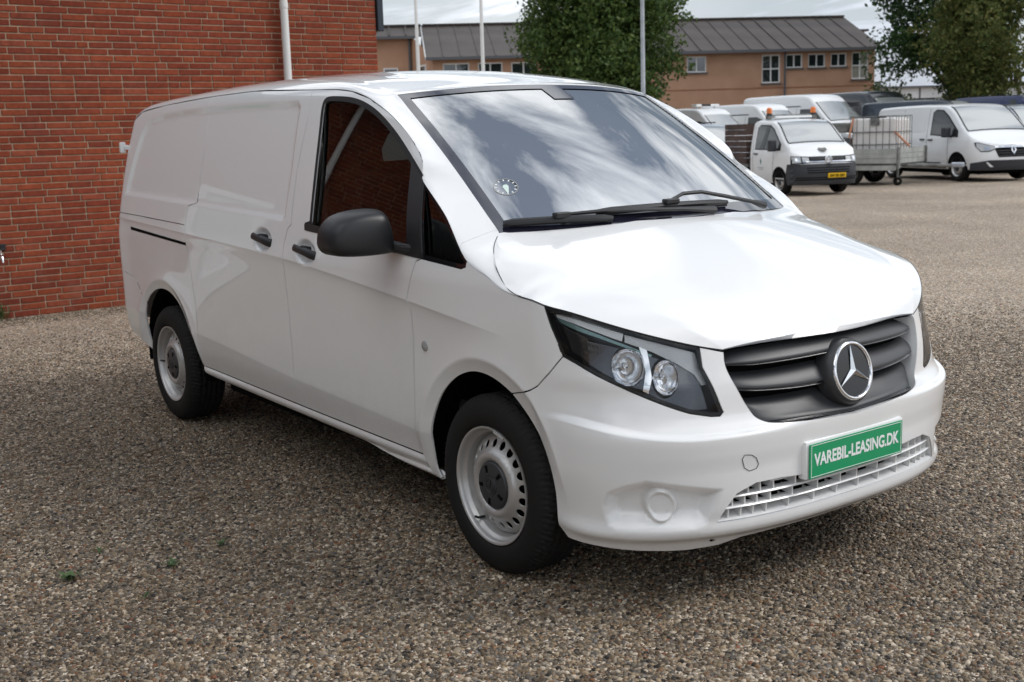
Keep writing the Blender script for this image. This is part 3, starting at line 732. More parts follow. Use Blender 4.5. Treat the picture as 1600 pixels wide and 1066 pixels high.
M['ribbed2'] = rib_mat('fluted_indicator_optic', (.66, .68, .70), 70)
shell_from(drl, [], -.020, M['ribbed'], 'light_strip', lamps, .012, .02)
shell_from(ind, [], -.022, M['ribbed2'], 'indicator', lamps, .012, .02)
trim = [(.43, 1.0), (.50, .985), (.56, .965), (.66, .938), (.75, .908), (.85, .872), (.845, .866), (.745, .900), (.655, .928), (.55, .953), (.48, .972)]
shell_from(trim, [], -.028, mat('lamp_trim', (.22, .34, .34), .25, .6), 'trim', lamps, .012, .015)
shell_from([(.425, .985), (.50, .955), (.60, .925), (.60, .835), (.552, .848), (.495, .868), (.475, .91)], [], -.035, M['gloss_black'], 'inner_blade', lamps, .015, .01)
M['bowl'] = mat('lamp_reflector', (.93, .93, .94), .07, .92)
def bowl(u, z, r, sq, dark=False):
    c = S(np.array([u]), np.array([z]), -.012)[0]; n = SN(np.array([u]), np.array([z]))[0]
    fwd = np.array([.86, -.42, .05]); n = n*.4 + fwd*.6; n /= np.linalg.norm(n)
    ez = Vector(n); exx = Vector((0, 0, 1)).cross(ez).normalized(); eyy = ez.cross(exx)
    m_ = local(c, exx, eyy, ez) @ Matrix.Diagonal((sq, 1, 1, 1))
    for s_, pr in zip((1, -1), lamps):
        T = Matrix.Diagonal((1, s_, 1, 1)) @ m_
        prof = [(r, .0), (r*.97, -.014), (r*.86, -.034), (r*.66, -.050), (r*.40, -.060), (.001, -.064)]
        o = MB().lathe(prof, 10, T, 'z').build('reflector', M['bowl'], pr, True, 50)
        MB().lathe([(.001, -.020), (r*.10, -.022), (r*.13, -.03), (r*.13, -.06)], 14, T, 'z').build('bulb', M['clear'], pr, True)
bowl(.757, .836, .064, .92); bowl(.888, .800, .060, .74)
shell_from([(.806, .90), (.832, .888), (.842, .80), (.824, .737), (.806, .745), (.822, .82)], [], -.022, M['chrome'], 'divider', lamps, .012, .02)
shell_from([(.60, .915), (.70, .90), (.84, .868), (.93, .84), (.99, .80), (1.03, .70), (.98, .70), (.88, .735), (.76, .775), (.66, .815), (.60, .84)], [[(.757+.066*math.cos(a)*.95, .836+.064*math.sin(a)) for a in np.linspace(0, 2*math.pi, 28, endpoint=False)], [(.888+.064*math.cos(a)*.76, .800+.061*math.sin(a)) for a in np.linspace(0, 2*math.pi, 28, endpoint=False)]], -.030, mat('lamp_glossy_field', (.10, .105, .12), .15, .7), 'field', lamps, .015, .02)
shell_from([(.955, .775), (1.0, .76), (1.015, .70), (.97, .705)], [], -.034, M['inner'], 'side_reflector', lamps, .02, .012)
for zz in (.915, .895):
    shell_from([(.575, zz), (.655, zz-.016), (.655, zz-.026), (.575, zz-.010)], [], -.030, M['inner'], 'louvre', lamps, .02, .01)

# --- radiator grille: three rolled louvres on a dark bed, star on a boss
grl = empty('radiator_grille'); grl.parent = van
full = lambda half: np.vstack([half, (half*sgn)[::-1]])
gl_poly = grille_in + [(1.52, .903), (1.41, .900), (1.2334, .893), (1.124, .886), (1.10, .881)]
uv, F = tri_poly(gl_poly, [], .03); P = S(uv[:, 0], uv[:, 1], -.075); Nn = SN(uv[:, 0], uv[:, 1]); V, NN, F2 = lipped(P, Nn, F, 0)
mk('bed', np.vstack([V, V*sgn]), F2 + [tuple(i+len(V) for i in f[::-1]) for f in F2], M['void'], grl, True)
gd = dense(grille_in, .02, False); k = len(gd); A, B = S(gd[:, 0], gd[:, 1], -.002), S(gd[:, 0], gd[:, 1], -.08)
mk('surround', np.vstack([np.vstack([A, B]), np.vstack([A, B])*sgn]), [(i, i+1, k+i+1, k+i) for i in range(k-1)] + [(2*k+i, 3*k+i, 3*k+i+1, 2*k+i+1) for i in range(k-1)], M['white_plastic'], grl)
def louvre(lo, hi, u0a, u0b):
    """face rolls from deep at the top to proud at the bottom; a polished lip under it"""
    nu = 40; q = np.linspace(0, 1, nu)
    prof = [(1.0, -.060), (.88, -.048), (.72, -.036), (.55, -.026), (.38, -.0185), (.24, -.0135), (.14, -.011), (.09, -.012)]
    lipf = [(.09, -.012), (.075, -.017), (.03, -.016), (.0, -.010), (-.035, -.0095), (-.05, -.013), (-.05, -.035)]
    def sweep(pr):
        rows = []
        for t, off in pr:
            ust = u0a + (u0b-u0a)*max(0, min(1, t)); uu = ust + (UC-ust)*q
            z = lo(uu) + (hi(uu)-lo(uu))*t
            cut = np.exp(-((uu-ust)/.035))*.012
            rows.append(S(uu, z, off - cut))
        return np.array(rows)
    for nm, pr, mt in (('louvre', prof, M['grille']), ('louvre_lip', lipf, M['gloss_black'])):
        R_ = sweep(pr); r, c = R_.shape[:2]; V = R_.reshape(-1, 3)
        F = [(i*c+j, i*c+j+1, (i+1)*c+j+1, (i+1)*c+j) for i in range(r-1) for j in range(c-1)]
        o = mk(nm, np.vstack([V, V*sgn]), F + [tuple(a+len(V) for a in f[::-1]) for f in F], mt, grl, True)
        bm = bmesh.new(); bm.from_mesh(o.data); bmesh.ops.remove_doubles(bm, verts=bm.verts[:], dist=1e-5); bmesh.ops.recalc_face_normals(bm, faces=bm.faces[:]); bm.to_mesh(o.data); bm.free()
ztop = spl([(1.08, .862), (1.124, .872), (1.2334, .879), (1.41, .885), (1.52, .888)])
z1 = spl([(1.08, .826), (1.2, .818), (1.4, .820), (1.52, .824)]); z2 = spl([(1.10, .748), (1.2, .733), (1.4, .722), (1.52, .722)]); z3 = spl([(1.16, .662), (1.2, .640), (1.35, .628), (1.52, .617)])
louvre(z1, ztop, 1.082, 1.10); louvre(z2, lambda u: z1(u)-.019, 1.112, 1.086); louvre(z3, lambda u: z2(u)-.020, 1.19, 1.118)
bc = np.array([.855, 0, .748]); tilt = math.radians(12)
bn_ = Vector((math.cos(tilt), 0, math.sin(tilt))); BY = Vector((0, 1, 0)); BZ = bn_.cross(BY)
BM = local(bc, BY, -BZ if BZ.z < 0 else BZ, bn_)
boss = MB().lathe([(.120, -.06), (.118, -.02), (.112, -.004), (.106, .002), (.101, .003)], 56, BM, 'z').build('badge_mount', M['grille'], grl, True, 30)
MB().lathe([(.102, -.002), (.102, .006), (.099, .0105), (.094, .0115), (.0905, .009), (.0895, .002)], 64, BM, 'z').build('badge_ring', M['chrome'], grl, True, 60)
MB().lathe([(.0905, .003), (.05, .0035), (.001, .0035)], 48, BM, 'z').build('badge_glass', M['gloss_black'], grl, True)
sv_, sf_ = [(0, 0, .017)], []
for k in range(3):
    a = math.pi/2 + k*2*math.pi/3; sv_.append((.091*math.cos(a), .091*math.sin(a), .009))
for k in range(3):
    a = math.pi/2 + math.pi/3 + k*2*math.pi/3; sv_.append((.0145*math.cos(a), .0145*math.sin(a), .006))
for k in range(3): sf_ += [(0, 1+k, 4+k), (0, 4+(k-1) % 3, 1+k)]
star_v = [BM @ Vector(v) for v in sv_]
mk('badge_star', star_v, sf_, mat('star_chrome', (.80, .81, .83), .18, 1), grl)

# --- number plate
PLX, PLZ = .884, .4755
plh = MB().box((.862, 0, PLZ+.003), (.034, .527, .131)).build('plate_holder', M['white_plastic'], bumper, True, 30, bevel=.006)
plate = empty('number_plate', (PLX, 0, PLZ)); tag(plate, 'green plate with white capitals VAREBIL-LEASING.DK on the front bumper', 'number plate')
MB().box((0, 0, 0), (.004, .505, .120)).build('plate_panel', M['green'], plate, bevel=.0015)
fr = MB(); t = .0018
for y, z, dy, dz in ((0, .0545, .491, t), (0, -.0545, .491, t), (-.2441, 0, t, .109-t), (.2441, 0, t, .109-t)): fr.box((.0023, y, z), (.001, dy, dz))
fr.build('plate_border', M['plate_white'], plate)
def text_mesh(name, txt, size, mt, parent, loc, rot, bold=.0, ext=.0006, sx=1.0, width=None, align='CENTER'):
    cu = bpy.data.curves.new(name, 'FONT'); cu.body = txt; cu.size = size; cu.align_x = align; cu.align_y = 'CENTER'; cu.extrude = ext; cu.offset = bold
    o = bpy.data.objects.new(name, cu); link(o, parent); o.location = loc; o.rotation_euler = rot; o.scale = (sx, 1, 1)
    bpy.context.view_layer.update()
    if width: o.scale = (width/max(o.dimensions[0], 1e-6), 1, 1)
    o.data.materials.append(mt)
    me = bpy.data.meshes.new_from_object(o.evaluated_get(bpy.context.evaluated_depsgraph_get())); me.name = name
    o2 = bpy.data.objects.new(name, me); link(o2, parent); o2.location = loc; o2.rotation_euler = rot; o2.scale = o.scale
    if not me.materials: me.materials.append(mt)
    bpy.data.objects.remove(o); o2.name = name
    return o2
text_mesh('plate_lettering', 'VAREBIL-LEASING.DK', .060, M['plate_white'], plate, (.0026, 0, .001), (math.pi/2, 0, math.pi/2), .0016, .0005, width=.462)

# --- lower grille: bars and uprights in front of a void
lower = empty('lower_grille'); lower.parent = van
lp = np.array(LOWO); uv, F = tri_poly(LOWO, [], .03); V, NN, F2 = lipped(S(uv[:, 0], uv[:, 1], -.085), SN(uv[:, 0], uv[:, 1]), F, 0)
mk('cavity', np.vstack([V, V*sgn]), F2 + [tuple(i+len(V) for i in f[::-1]) for f in F2], M['void'], lower)
ld = dense(LOWO, .02, False); k = len(ld); A, B = S(ld[:, 0], ld[:, 1], -.004), S(ld[:, 0], ld[:, 1], -.085)
o = mk('cavity_wall', np.vstack([np.vstack([A, B]), np.vstack([A, B])*sgn]), [(i, i+1, k+i+1, k+i) for i in range(k-1)] + [(2*k+i, 2*k+i+1, 3*k+i+1, 3*k+i) for i in range(k-1)], M['white_plastic'], lower)
def bar(zc_, u0, th, d0, d1):
    uu = np.linspace(u0, UC, 24); R_ = [S(uu, 0*uu+zc_+dz, off) for dz, off in ((th, d1), (th*.9, d0-.004), (.0, d0), (-th*.9, d0-.004), (-th, d1))]
    R_ = np.array(R_); r, c = R_.shape[:2]; V = R_.reshape(-1, 3); F = [(i*c+j, i*c+j+1, (i+1)*c+j+1, (i+1)*c+j) for i in range(r-1) for j in range(c-1)]
    mk('grille_bar', np.vstack([V, V*sgn]), F + [tuple(a+len(V) for a in f[::-1]) for f in F], M['white_plastic'], lower, True, sharp=30)
bar(.357, 1.048, .0045, -.008, -.045); bar(.394, 1.068, .0045, -.010, -.045)
bar(.428, 1.2, .004, -.012, -.045)
for s_ in (1, -1):
    for i, u in enumerate([UC - d_ for d_ in (.05, .15, .25, .33, .375, .415, .455)]):
        for (za, zb, sh) in ((.319, .352, 0), (.361, .389, .012), (.398, .43, .024)):
            uu = u + sh
            if uu < 1.06 + sh or (zb > .42 and uu < 1.12): continue
            a0 = S(np.array([uu-.002, uu+.002]), np.array([za, za]), -.016); a1 = S(np.array([uu-.002, uu+.002]), np.array([zb, zb]), -.016)
            b0 = S(np.array([uu-.002, uu+.002]), np.array([za, za]), -.07); b1 = S(np.array([uu-.002, uu+.002]), np.array([zb, zb]), -.07)
            V = np.vstack([a0, a1, b0, b1])*np.array([1, s_, 1])
            mk('grille_upright', V, [(0, 1, 3, 2), (0, 2, 6, 4), (1, 5, 7, 3), (4, 6, 7, 5)], M['white_plastic'], lower)

# --- side windows, frames, divider
def glass_piece(name, poly, off, parent, mt, step=.03):
    """side glass: one gently curved sheet fitted to the opening"""
    uv, F = tri_poly(poly, [], step); P = S(uv[:, 0], uv[:, 1], off); A = np.stack([np.ones(len(uv)), uv[:, 0], uv[:, 1]-1.4], 1); co = np.linalg.lstsq(A, P[:, 1] + .05*(uv[:, 1]-1.4)**2*-1, rcond=None)[0]
    co[2] *= .85; y = A @ co + .05*(uv[:, 1]-1.4)**2; y -= .5*min(0, float((y - P[:, 1]).min())); Nn = np.stack([co[1]+0*y, -1+0*y, co[2] + .10*(uv[:, 1]-1.4)], 1); Nn /= np.linalg.norm(Nn, axis=1, keepdims=True)
    V, NN, F2 = lipped(np.stack([P[:, 0], y, P[:, 2]], 1), Nn, F, 0); both(name, V, NN, F2, mt, parent)
wfull = wintop + winbot[::-1][:-1]
wpoly = wintop + [(-.395, 1.140), (-.879, 1.166), (-1.153, 1.190), (-1.362, 1.205)]
glass_piece('window_pane', wpoly, -.014, fdoor, M['sideglass'])
V_, N_, F_ = ribbon(curve(wintop, .02), .011, .0005); both('window_frame', V_, N_, F_, M['rubber'], fdoor)
panel('window_frame', [(-.590, 1.4905), (-.489, 1.432), (-.476, 1.418), (-.389, 1.135), (-.492, 1.142)], M['black'], fdoor, .03, off=.0015, lip=.012, gap=0)
panel('window_sill_strip', [(-1.374, 1.220), (-1.366, 1.194), (-1.153, 1.183), (-.879, 1.160), (-.40, 1.133), (-.40, 1.150), (-.879, 1.180), (-1.153, 1.207), (-1.33, 1.223)], M['black'], fdoor, .02, off=.003, lip=.014, gap=0)
glass_piece('quarter_light', inset(qglass, .004), -.010, van, M['sideglass'])
V_, N_, F_ = ribbon(dense(inset(qglass, .008), .02), .0075, -.0045, True); both('quarter_light_frame', V_, N_, F_, M['gloss_black'], van)
# --- door handles
def handle(u, z, parent):
    for s_, pr in ((1, parent), (-1, parent)):
        sl = -.13; n = SN(np.array([u]), np.array([z]))[0]; ex_ = np.array([1, 0, sl]); ex_ /= np.linalg.norm(ex_); ey_ = np.cross(n, ex_); T = Matrix.Diagonal((1, s_, 1, 1)) @ local(S(np.array([u]), np.array([z]))[0], Vector(ex_), Vector(ey_), Vector(n))
        P = [(-.098, .0, .018, .013), (-.085, .0, .036, .017), (-.04, .001, .041, .0165), (.03, .001, .041, .0175), (.075, .0, .036, .020), (.098, -.001, .022, .019)]
        V = []
        for x, y, h, hw in P:
            for k in range(8):
                a = 2*math.pi*k/8; V.append(T @ Vector((x, y+hw*math.cos(a), h+.010*math.sin(a))))
        F = [(i*8+k, i*8+(k+1) % 8, (i+1)*8+(k+1) % 8, (i+1)*8+k) for i in range(5) for k in range(8)] + [tuple(range(8))[::-1], tuple(range(40, 48))]
        mb = MB().add(V, F); mb.lathe([(.016, -.0), (.016, .034), (.013, .045), (.001, .046)], 14, T @ Matrix.Translation((-.005, .010, 0)), 'z')
        mb.build('door_handle', M['black'], pr, True, 45)
handle(-1.790, 1.131, sliding); handle(-1.338, 1.101, fdoor)
# side indicator
for s_ in (1, -1):
    c = S(np.array([-.390]), np.array([.799]))[0]; n = SN(np.array([-.390]), np.array([.799]))[0]; ex_ = np.cross([0, 0, 1.0], n); ex_ /= np.linalg.norm(ex_)
    T = Matrix.Diagonal((1, s_, 1, 1)) @ local(c, Vector(ex_), Vector(np.cross(n, ex_)), Vector(n))
    MB().lathe([(.021, -.002), (.0205, .003), (.016, .006), (.001, .0075)], 24, T, 'z').build('side_indicator', mat('side_repeater', (.42, .42, .42), .2, .3), fender, True)

# --- wipers
def wiper(a, b, arm, hinge):
    wp = empty('wiper'); wp.parent = van
    P = []
    for i in range(13):
        t = i/12; q, d1, d2, n = on_screen(a[0]+(b[0]-a[0])*t, a[1]+(b[1]-a[1])*t)
        n = n if n[2] > 0 else -n; P.append(Vector(q) + Vector(n)*(.016 + .004*math.sin(math.pi*t)))
    MB().tube(P, [.008]+[.013]*11+[.008], 8).build('blade', M['black'], wp, True)
    MB().tube([p_ - Vector((.003, 0, .012)) for p_ in P], .005, 6).build('blade_rubber', M['rubber'], wp, True)
    q = P[6] + Vector((.004, 0, .016))
    mid_ = [Vector(h) for h in arm]
    MB().tube([q + Vector((-.01, 0, 0))] + mid_ + [Vector(hinge)], [.006] + [.008]*len(mid_) + [.017], 8).build('arm', M['black'], wp, True)
    mb = MB(); mb.box(q, (.03, .07, .02)); mb.build('clip', M['black'], wp, bevel=.004)
def osp(px, py, h):
    q, d1, d2, n = on_screen(px, py); n = n if n[2] > 0 else -n; return Vector(q) + Vector(n)*h
wiper((.965, .962), (.47, .985), [osp(.50, .955, .026), osp(.30, .965, .026), osp(.05, .985, .03)], osp(-.16, .995, .02))
wiper((.525, .945), (-.32, .953), [osp(-.02, .905, .034), osp(-.15, .905, .036), osp(-.30, .935, .034), osp(-.5, .975, .03)], osp(-.62, .995, .022))
# scuttle panel below the glass
sv2 = []; yy_ = np.linspace(-.80, .80, 25)
for y in yy_:
    q = 1 - (abs(y)/.80)**2.2
    sv2 += [(-.125+.205*q, y*.97, 1.216+.012*q), (-.07+.20*q, y, 1.200+.012*q), (-.02+.16*q, y, 1.17)]
mk('scuttle', sv2, [(i*3+j, i*3+j+1, i*3+4+j, i*3+3+j) for i in range(24) for j in range(2)], M['black'], van, True)

# --- door mirrors
def wing_mirror(s_):
    mr = link(bpy.data.objects.new('wing_mirror', None), van)
    # outline in (y, z), rounded nose towards +x, flat glass side at the rear
    out = [(-1.238, 1.190), (-1.236, 1.225), (-1.222, 1.262), (-1.195, 1.291), (-1.155, 1.308), (-1.10, 1.317), (-1.05, 1.320), (-1.012, 1.318), (-.993, 1.305), (-.982, 1.280), (-.974, 1.245), (-.968, 1.205), (-.968, 1.165), (-.974, 1.150), (-1.02, 1.146), (-1.10, 1.146), (-1.16, 1.147), (-1.20, 1.151), (-1.225, 1.165)]
    out = curve(out, .012, True, 1); cy_, cz_ = -1.095, 1.225; n = len(out)
    V = []; prof = [(-.060, .97), (-.055, .995), (-.045, 1.0), (-.01, 1.0), (.022, .988), (.045, .955), (.060, .90), (.070, .82), (.077, .68), (.082, .45), (.084, .2), (.0845, .02)]
    for x, k_ in prof:
        we = (1-k_)**.8
        for y, z in out:
            dy, dz = y-cy_, z-cz_; an = math.atan2(dz/.088, dy/.135); ey, ez_ = .128*math.cos(an), .084*math.sin(an)
            dy, dz = dy*(1-we) + ey*we, dz*(1-we) + ez_*we
            V.append(Vector((-.600 + x + .10*dy*k_, cy_ + dy*k_, cz_ + dz*k_ - .10*max(x, 0))))
    F = [(i*n+k, i*n+(k+1) % n, (i+1)*n+(k+1) % n, (i+1)*n+k) for i in range(len(prof)-1) for k in range(n)] + [tuple(range((len(prof)-1)*n, len(prof)*n))]
    fl = lambda L_: [(v[0], v[1]*s_, v[2]) for v in L_]
    mb = MB().add(fl(V), F); mb.build('mirror_housing', M['mirror_black'], mr, True, 50)
    g = MB().add(fl([v + Vector((.012, 0, 0)) for v in V[:n]]), [tuple(range(n))]); g.build('mirror_glass', M['chrome'], mr)
    arm = MB(); arm.add(fl([Vector(q) for q in [(-.64, -.99, 1.155), (-.55, -.99, 1.155), (-.53, -.99, 1.185), (-.64, -.99, 1.20), (-.60, -.93, 1.138), (-.455, -.93, 1.134), (-.455, -.93, 1.18), (-.60, -.93, 1.19)]]), [(0, 1, 2, 3), (4, 7, 6, 5), (0, 4, 5, 1), (1, 5, 6, 2), (2, 6, 7, 3), (3, 7, 4, 0)])
    arm.build('mirror_arm', M['black'], mr, bevel=.012)
    return mr
wing_mirror(1); wing_mirror(-1)

# --- wheels
def make_wheel():
    wh = link(bpy.data.objects.new('wheel', None), van)
    # axis along y, outer face at y = 0 (towards -y)
    R0, RW = .333, .205
    prof = [(.214, .020), (.220, .006), (.232, -.004), (.255, -.0075), (.280, -.006), (.300, .000), (.315, .008), (.324, .018), (.3305, .030)]
    inner = [(r, RW - y) for r, y in prof[::-1]]
    flat = [(.333, .030 + (RW-.060)*t) for t in np.linspace(.06, .94, 15)]
    pr = np.array(prof + flat + inner); na = 300; ang = np.linspace(0, 2*np.pi, na, endpoint=False)
    r = pr[:, 0][:, None] + 0*ang[None]; y = pr[:, 1][:, None] + 0*ang[None]
    npf = len(prof)
    for i in range(len(pr)):
        yy2 = pr[i, 1]; rr2 = pr[i, 0]
        if rr2 > .3325:
            lat = abs(yy2 - RW/2)
            if any(abs(yy2 - g_) < .006 for g_ in (.055, .088, .117, .150)): r[i] -= .007
            else: r[i] -= np.where(((ang*90/(2*np.pi) + yy2*14) % 1) < .2, .006, 0)
        elif rr2 > .312:
            r[i] -= np.where(((ang*90/(2*np.pi) + yy2*14) % 1) < .32, .006, 0)
    rib = (np.cos(ang*3)*0)
    V = np.stack([r*np.cos(ang), y, r*np.sin(ang)], -1).reshape(-1, 3)
    F = [(i*na+k, i*na+(k+1) % na, (i+1)*na+(k+1) % na, (i+1)*na+k) for i in range(len(pr)-1) for k in range(na)]
    ty = mk('tyre', V, F, M['tyre'], wh, True, sharp=35)
    rim = MB().lathe([(.2145, .016), (.2195, .004), (.2185, -.001), (.212, -.001), (.208, .004), (.206, .014), (.2035, .024), (.196, .028), (.193, .034), (.191, .055), (.186, .062), (.178, .075), (.178, .17)], 72, None, 'y').build('rim', M['silver'], wh, True, 60)
    # pressed disc with a ring of holes
    dep = spl([(.085, .020), (.098, .008), (.108, .0055), (.120, .010), (.133, .022), (.150, .032), (.168, .041), (.182, .052), (.188, .060)])
    circ = lambda rr, n, cx=0, cy=0: [(cx+rr*math.cos(2*math.pi*k/n), cy+rr*math.sin(2*math.pi*k/n)) for k in range(n)]
    holes = [circ(.088, 60)] + [circ(.0165, 16, .154*math.cos(2*math.pi*k/20), .154*math.sin(2*math.pi*k/20)) for k in range(20)]
    uv, F = tri_poly(circ(.187, 96), holes, .010)
    rr = np.hypot(uv[:, 0], uv[:, 1]); yv = dep(rr); sl = (dep(rr+1e-3)-dep(rr-1e-3))/2e-3
    P = np.stack([uv[:, 0], yv, uv[:, 1]], 1); Nn = np.stack([sl*uv[:, 0]/rr, -np.ones(len(uv)), sl*uv[:, 1]/rr], 1); Nn /= np.linalg.norm(Nn, axis=1, keepdims=True)
    V, NN, F2 = lipped(P, Nn, F, .008)
    mk('wheel_disc', V, F2, M['silver'], wh, True, NN)
    MB().lathe([(.19, .075), (.02, .075)], 48, None, 'y').build('brake', M['void'], wh)
    cp = MB().lathe([(.090, .024), (.089, .014), (.083, .007), (.070, .004), (.040, .001), (.034, .002), (.033, -.001), (.001, -.001)], 48, None, 'y').build('hub_cap', M['grille'], wh, True, 35)
    mb = MB()
    for k in range(5):
        a = k*2*math.pi/5 + .3; T = Matrix.Rotation(a, 4, 'Y') @ Matrix.Translation((.062, .0035, 0)); mb.box((0, 0, 0), (.026, .004, .013), 0, T)
    mb.build('hub_recess', M['void'], wh)['kind'] = 'stuff'
    mb = MB().lathe([(.027, -.0015), (.0255, -.003), (.024, -.0015)], 30, None, 'y')
    for k in range(3):
        a = math.pi/2 + k*2*math.pi/3; T = Matrix.Rotation(-a, 4, 'Y') @ Matrix.Translation((.0125, -.0022, 0)); mb.box((0, 0, 0), (.023, .002, .004), 0, T)
    mb.build('hub_emblem', M['black'], wh)
    MB().tube([(.07*-1, .045, -.19+.02), (-.075, .018, -.172), (-.077, .004, -.165)], .005, 8).build('valve', M['rubber'], wh, True)
    MB().box((0, 0, 0), (.010, .006, .06), 0, Matrix.Rotation(-1.5, 4, 'Y') @ Matrix.Translation((.209, .0, 0))).build('balance_weight', M['clear'], wh, bevel=.002)
    return wh
YW = -.938
def dup_tree(o, parent):
    c = o.copy(); COL.objects.link(c); c.parent = parent
    for ch in kids(o): dup_tree(ch, c)
    return c
w0 = make_wheel(); w0.location = (0, YW, .333); w0.rotation_euler = (0, .22, 0)
w1 = dup_tree(w0, van); w1.location = (-3.2, YW, .333); w1.rotation_euler = (0, 1.1, 0)
for x in (0, -3.2):
    w2 = dup_tree(w0, van); w2.location = (x, -YW, .333); w2.rotation_euler = (0, .4, math.pi)

# --- wheel houses, underbody, tail, lamps
mb = MB()
for cx, r0 in ((0, .445), (-3.2, .455)):
    for s_ in (1, -1):
        n = 22; V = []
        for yv in (.905, .62):
            for k in range(n+1):
                a = math.pi*(-.03 + 1.06*k/n); V.append((cx + r0*math.cos(a), s_*yv, .335 + r0*math.sin(a)))
        mb.add(V, [(k, k+1, n+2+k, n+1+k) for k in range(n)]); mb.add([(cx + r0*math.cos(math.pi*(-.03+1.06*k/n)), s_*.62, .335 + r0*math.sin(math.pi*(-.03+1.06*k/n))) for k in range(n+1)], [tuple(range(n+1))])
mb.build('wheel_house', M['void'], van, False, fix=False)
mb = MB(); mb.box((-1.6, 0, .33), (1.9, 1.70, .12)); mb.box((-1.6, 0, .32), (4.7, 1.16, .16)); mb.box((.55, 0, .30), (.35, 1.2, .10))
mb.build('underbody', M['void'], van)
mb = MB().tube([(-3.2, -.80, .30), (-3.2, .80, .30)], .05, 10); mb.tube([(0, -.75, .30), (0, .75, .30)], .04, 10)
mb.build('axle', M['black'], van, True)
# tail end
nz = 24; zz = np.linspace(.50, 1.56, nz); TV = []
for z in zz:
    yb = abs(base(np.array([-3.999]), np.array([z]))[0, 1])
    TV += [(-4.0, -yb, z), (-4.012, -yb*.5, z), (-4.015, 0, z), (-4.012, yb*.5, z), (-4.0, yb, z)]
mk('tailgate', TV, [(i*5+j, i*5+5+j, i*5+6+j, i*5+1+j) for i in range(nz-1) for j in range(4)], M['white'], van, True)
panel('tail_light', [(-3.999, .88), (-3.999, 1.32), (-3.975, 1.32), (-3.955, 1.20), (-3.955, 1.05), (-3.972, .90)], M['red'], van, .02, off=.004, lip=.01, gap=0)
mb = MB().box((-3.985, -.853, 1.575), (.03, .035, .065)); mb.box((-3.975, -.835, 1.575), (.05, .03, .03)); mb.build('door_hinge', M['white'], van, bevel=.006)

# --- cab
cab = MB(); cab.add([(-.20, -.74, 1.12), (-.20, .74, 1.12), (.0, .66, 1.14), (.0, -.66, 1.14), (-.45, -.76, 1.10), (-.45, .76, 1.10), (-.52, -.76, .75), (-.52, .76, .75)], [(0, 1, 2, 3), (4, 5, 1, 0), (6, 7, 5, 4)])
cab.build('dashboard', M['inner'], van)
def seat(y):
    st = link(bpy.data.objects.new('seat', None), van)
    mb = MB()
    for x0, z0, hw, th in ((-1.34, 1.42, .20, .13), (-1.31, 1.30, .235, .15), (-1.27, 1.05, .24, .16), (-1.18, .80, .24, .17)):
        V = [(x0-th/2, y-hw, z0), (x0-th/2, y+hw, z0), (x0+th/2, y+hw*.85, z0), (x0+th/2, y-hw*.85, z0)]; mb.v += V
    for i in range(3):
        b = i*4; mb.f += [(b+k, b+(k+1) % 4, b+4+(k+1) % 4, b+4+k) for k in range(4)]
    mb.f += [(0, 3, 2, 1), (12, 13, 14, 15)]
    mb.build('seat_back', M['cloth'], st, bevel=.04)
    MB().box((-.98, y, .74), (.52, .48, .16)).build('seat_cushion', M['cloth'], st, bevel=.04)
    MB().box((-1.36, y, 1.53), (.11, .26, .18)).build('headrest', M['cloth'], st, bevel=.04)
for y in (-.52, .50): seat(y)
MB().box((-1.50, 0, 1.22), (.02, 1.50, 1.05)).build('bulkhead', M['bulk'], van)
MB().box((-.70, 0, .55), (1.55, 1.6, .04)).build('cab_floor', M['inner'], van)
hl_v = RG[int(len(RG)*.62):, 2:-2].copy(); hl_v[:, :, 2] -= .05
grid_mesh('headlining', hl_v, M['grey_inner'], van, False, False)
# sun visor swung down against the side glass
vis = MB(); vv = [(-.66, 1.50), (-.92, 1.49), (-.95, 1.54), (-.91, 1.60), (-.85, 1.635), (-.78, 1.63), (-.72, 1.57)]
V = [(x, -.775+(z-1.52)*.22, z) for x, z in vv]; V2 = [(x, y+.018, z) for x, y, z in V]; n = len(vv)
vis.add(V+V2, [tuple(range(n)), tuple(range(n, 2*n))[::-1]] + [(i, (i+1) % n, n+(i+1) % n, n+i) for i in range(n)]); vis.build('sun_visor', mat('visor_vinyl', (.62, .66, .65), .6), van)
mb = MB(); T = Matrix.Translation((-.52, .42, 1.13)) @ Matrix.Rotation(math.radians(-62), 4, 'Y')
mb.tube([T @ Vector((.19*math.cos(a), .19*math.sin(a), 0)) for a in np.linspace(0, 2*math.pi, 28)], .016, 8, False); mb.box((0, 0, -.02), (.36, .05, .03), 0, T); mb.box((0, 0, -.02), (.05, .36, .03), 0, T)
mb.build('steering_wheel', M['inner'], van, True)
# ------------------------------------------------------------------ ground
STONES = [(.0, (.036, .031, .027)), (.08, (.105, .093, .080)), (.19, (.215, .192, .163)), (.32, (.135, .100, .068)), (.44, (.30, .238, .165)), (.56, (.200, .155, .108)), (.66, (.39, .335, .27)),
          (.77, (.22, .138, .084)), (.82, (.155, .150, .150)), (.89, (.53, .475, .405)), (.98, (.25, .115, .065))]
def stone_ramp(n):
    r = n.new('ShaderNodeValToRGB'); cr_ = r.color_ramp; cr_.interpolation = 'CONSTANT'
    while len(cr_.elements) > 1: cr_.elements.remove(cr_.elements[-1])
    for i, (p_, c) in enumerate(STONES):
        e = cr_.elements[0] if i == 0 else cr_.elements.new(p_); e.position = p_; e.color = (*c, 1)
    return r
gm = mat('gravel_ground', (.1, .09, .08), .85); n, l, b = nodes(gm)
tcx = n.new('ShaderNodeTexCoord')
def vor(sc_, feature='F1'):
    v = n.new('ShaderNodeTexVoronoi'); v.inputs['Scale'].default_value = sc_; v.feature = feature; l.new(tcx.outputs['Object'], v.inputs['Vector']); return v
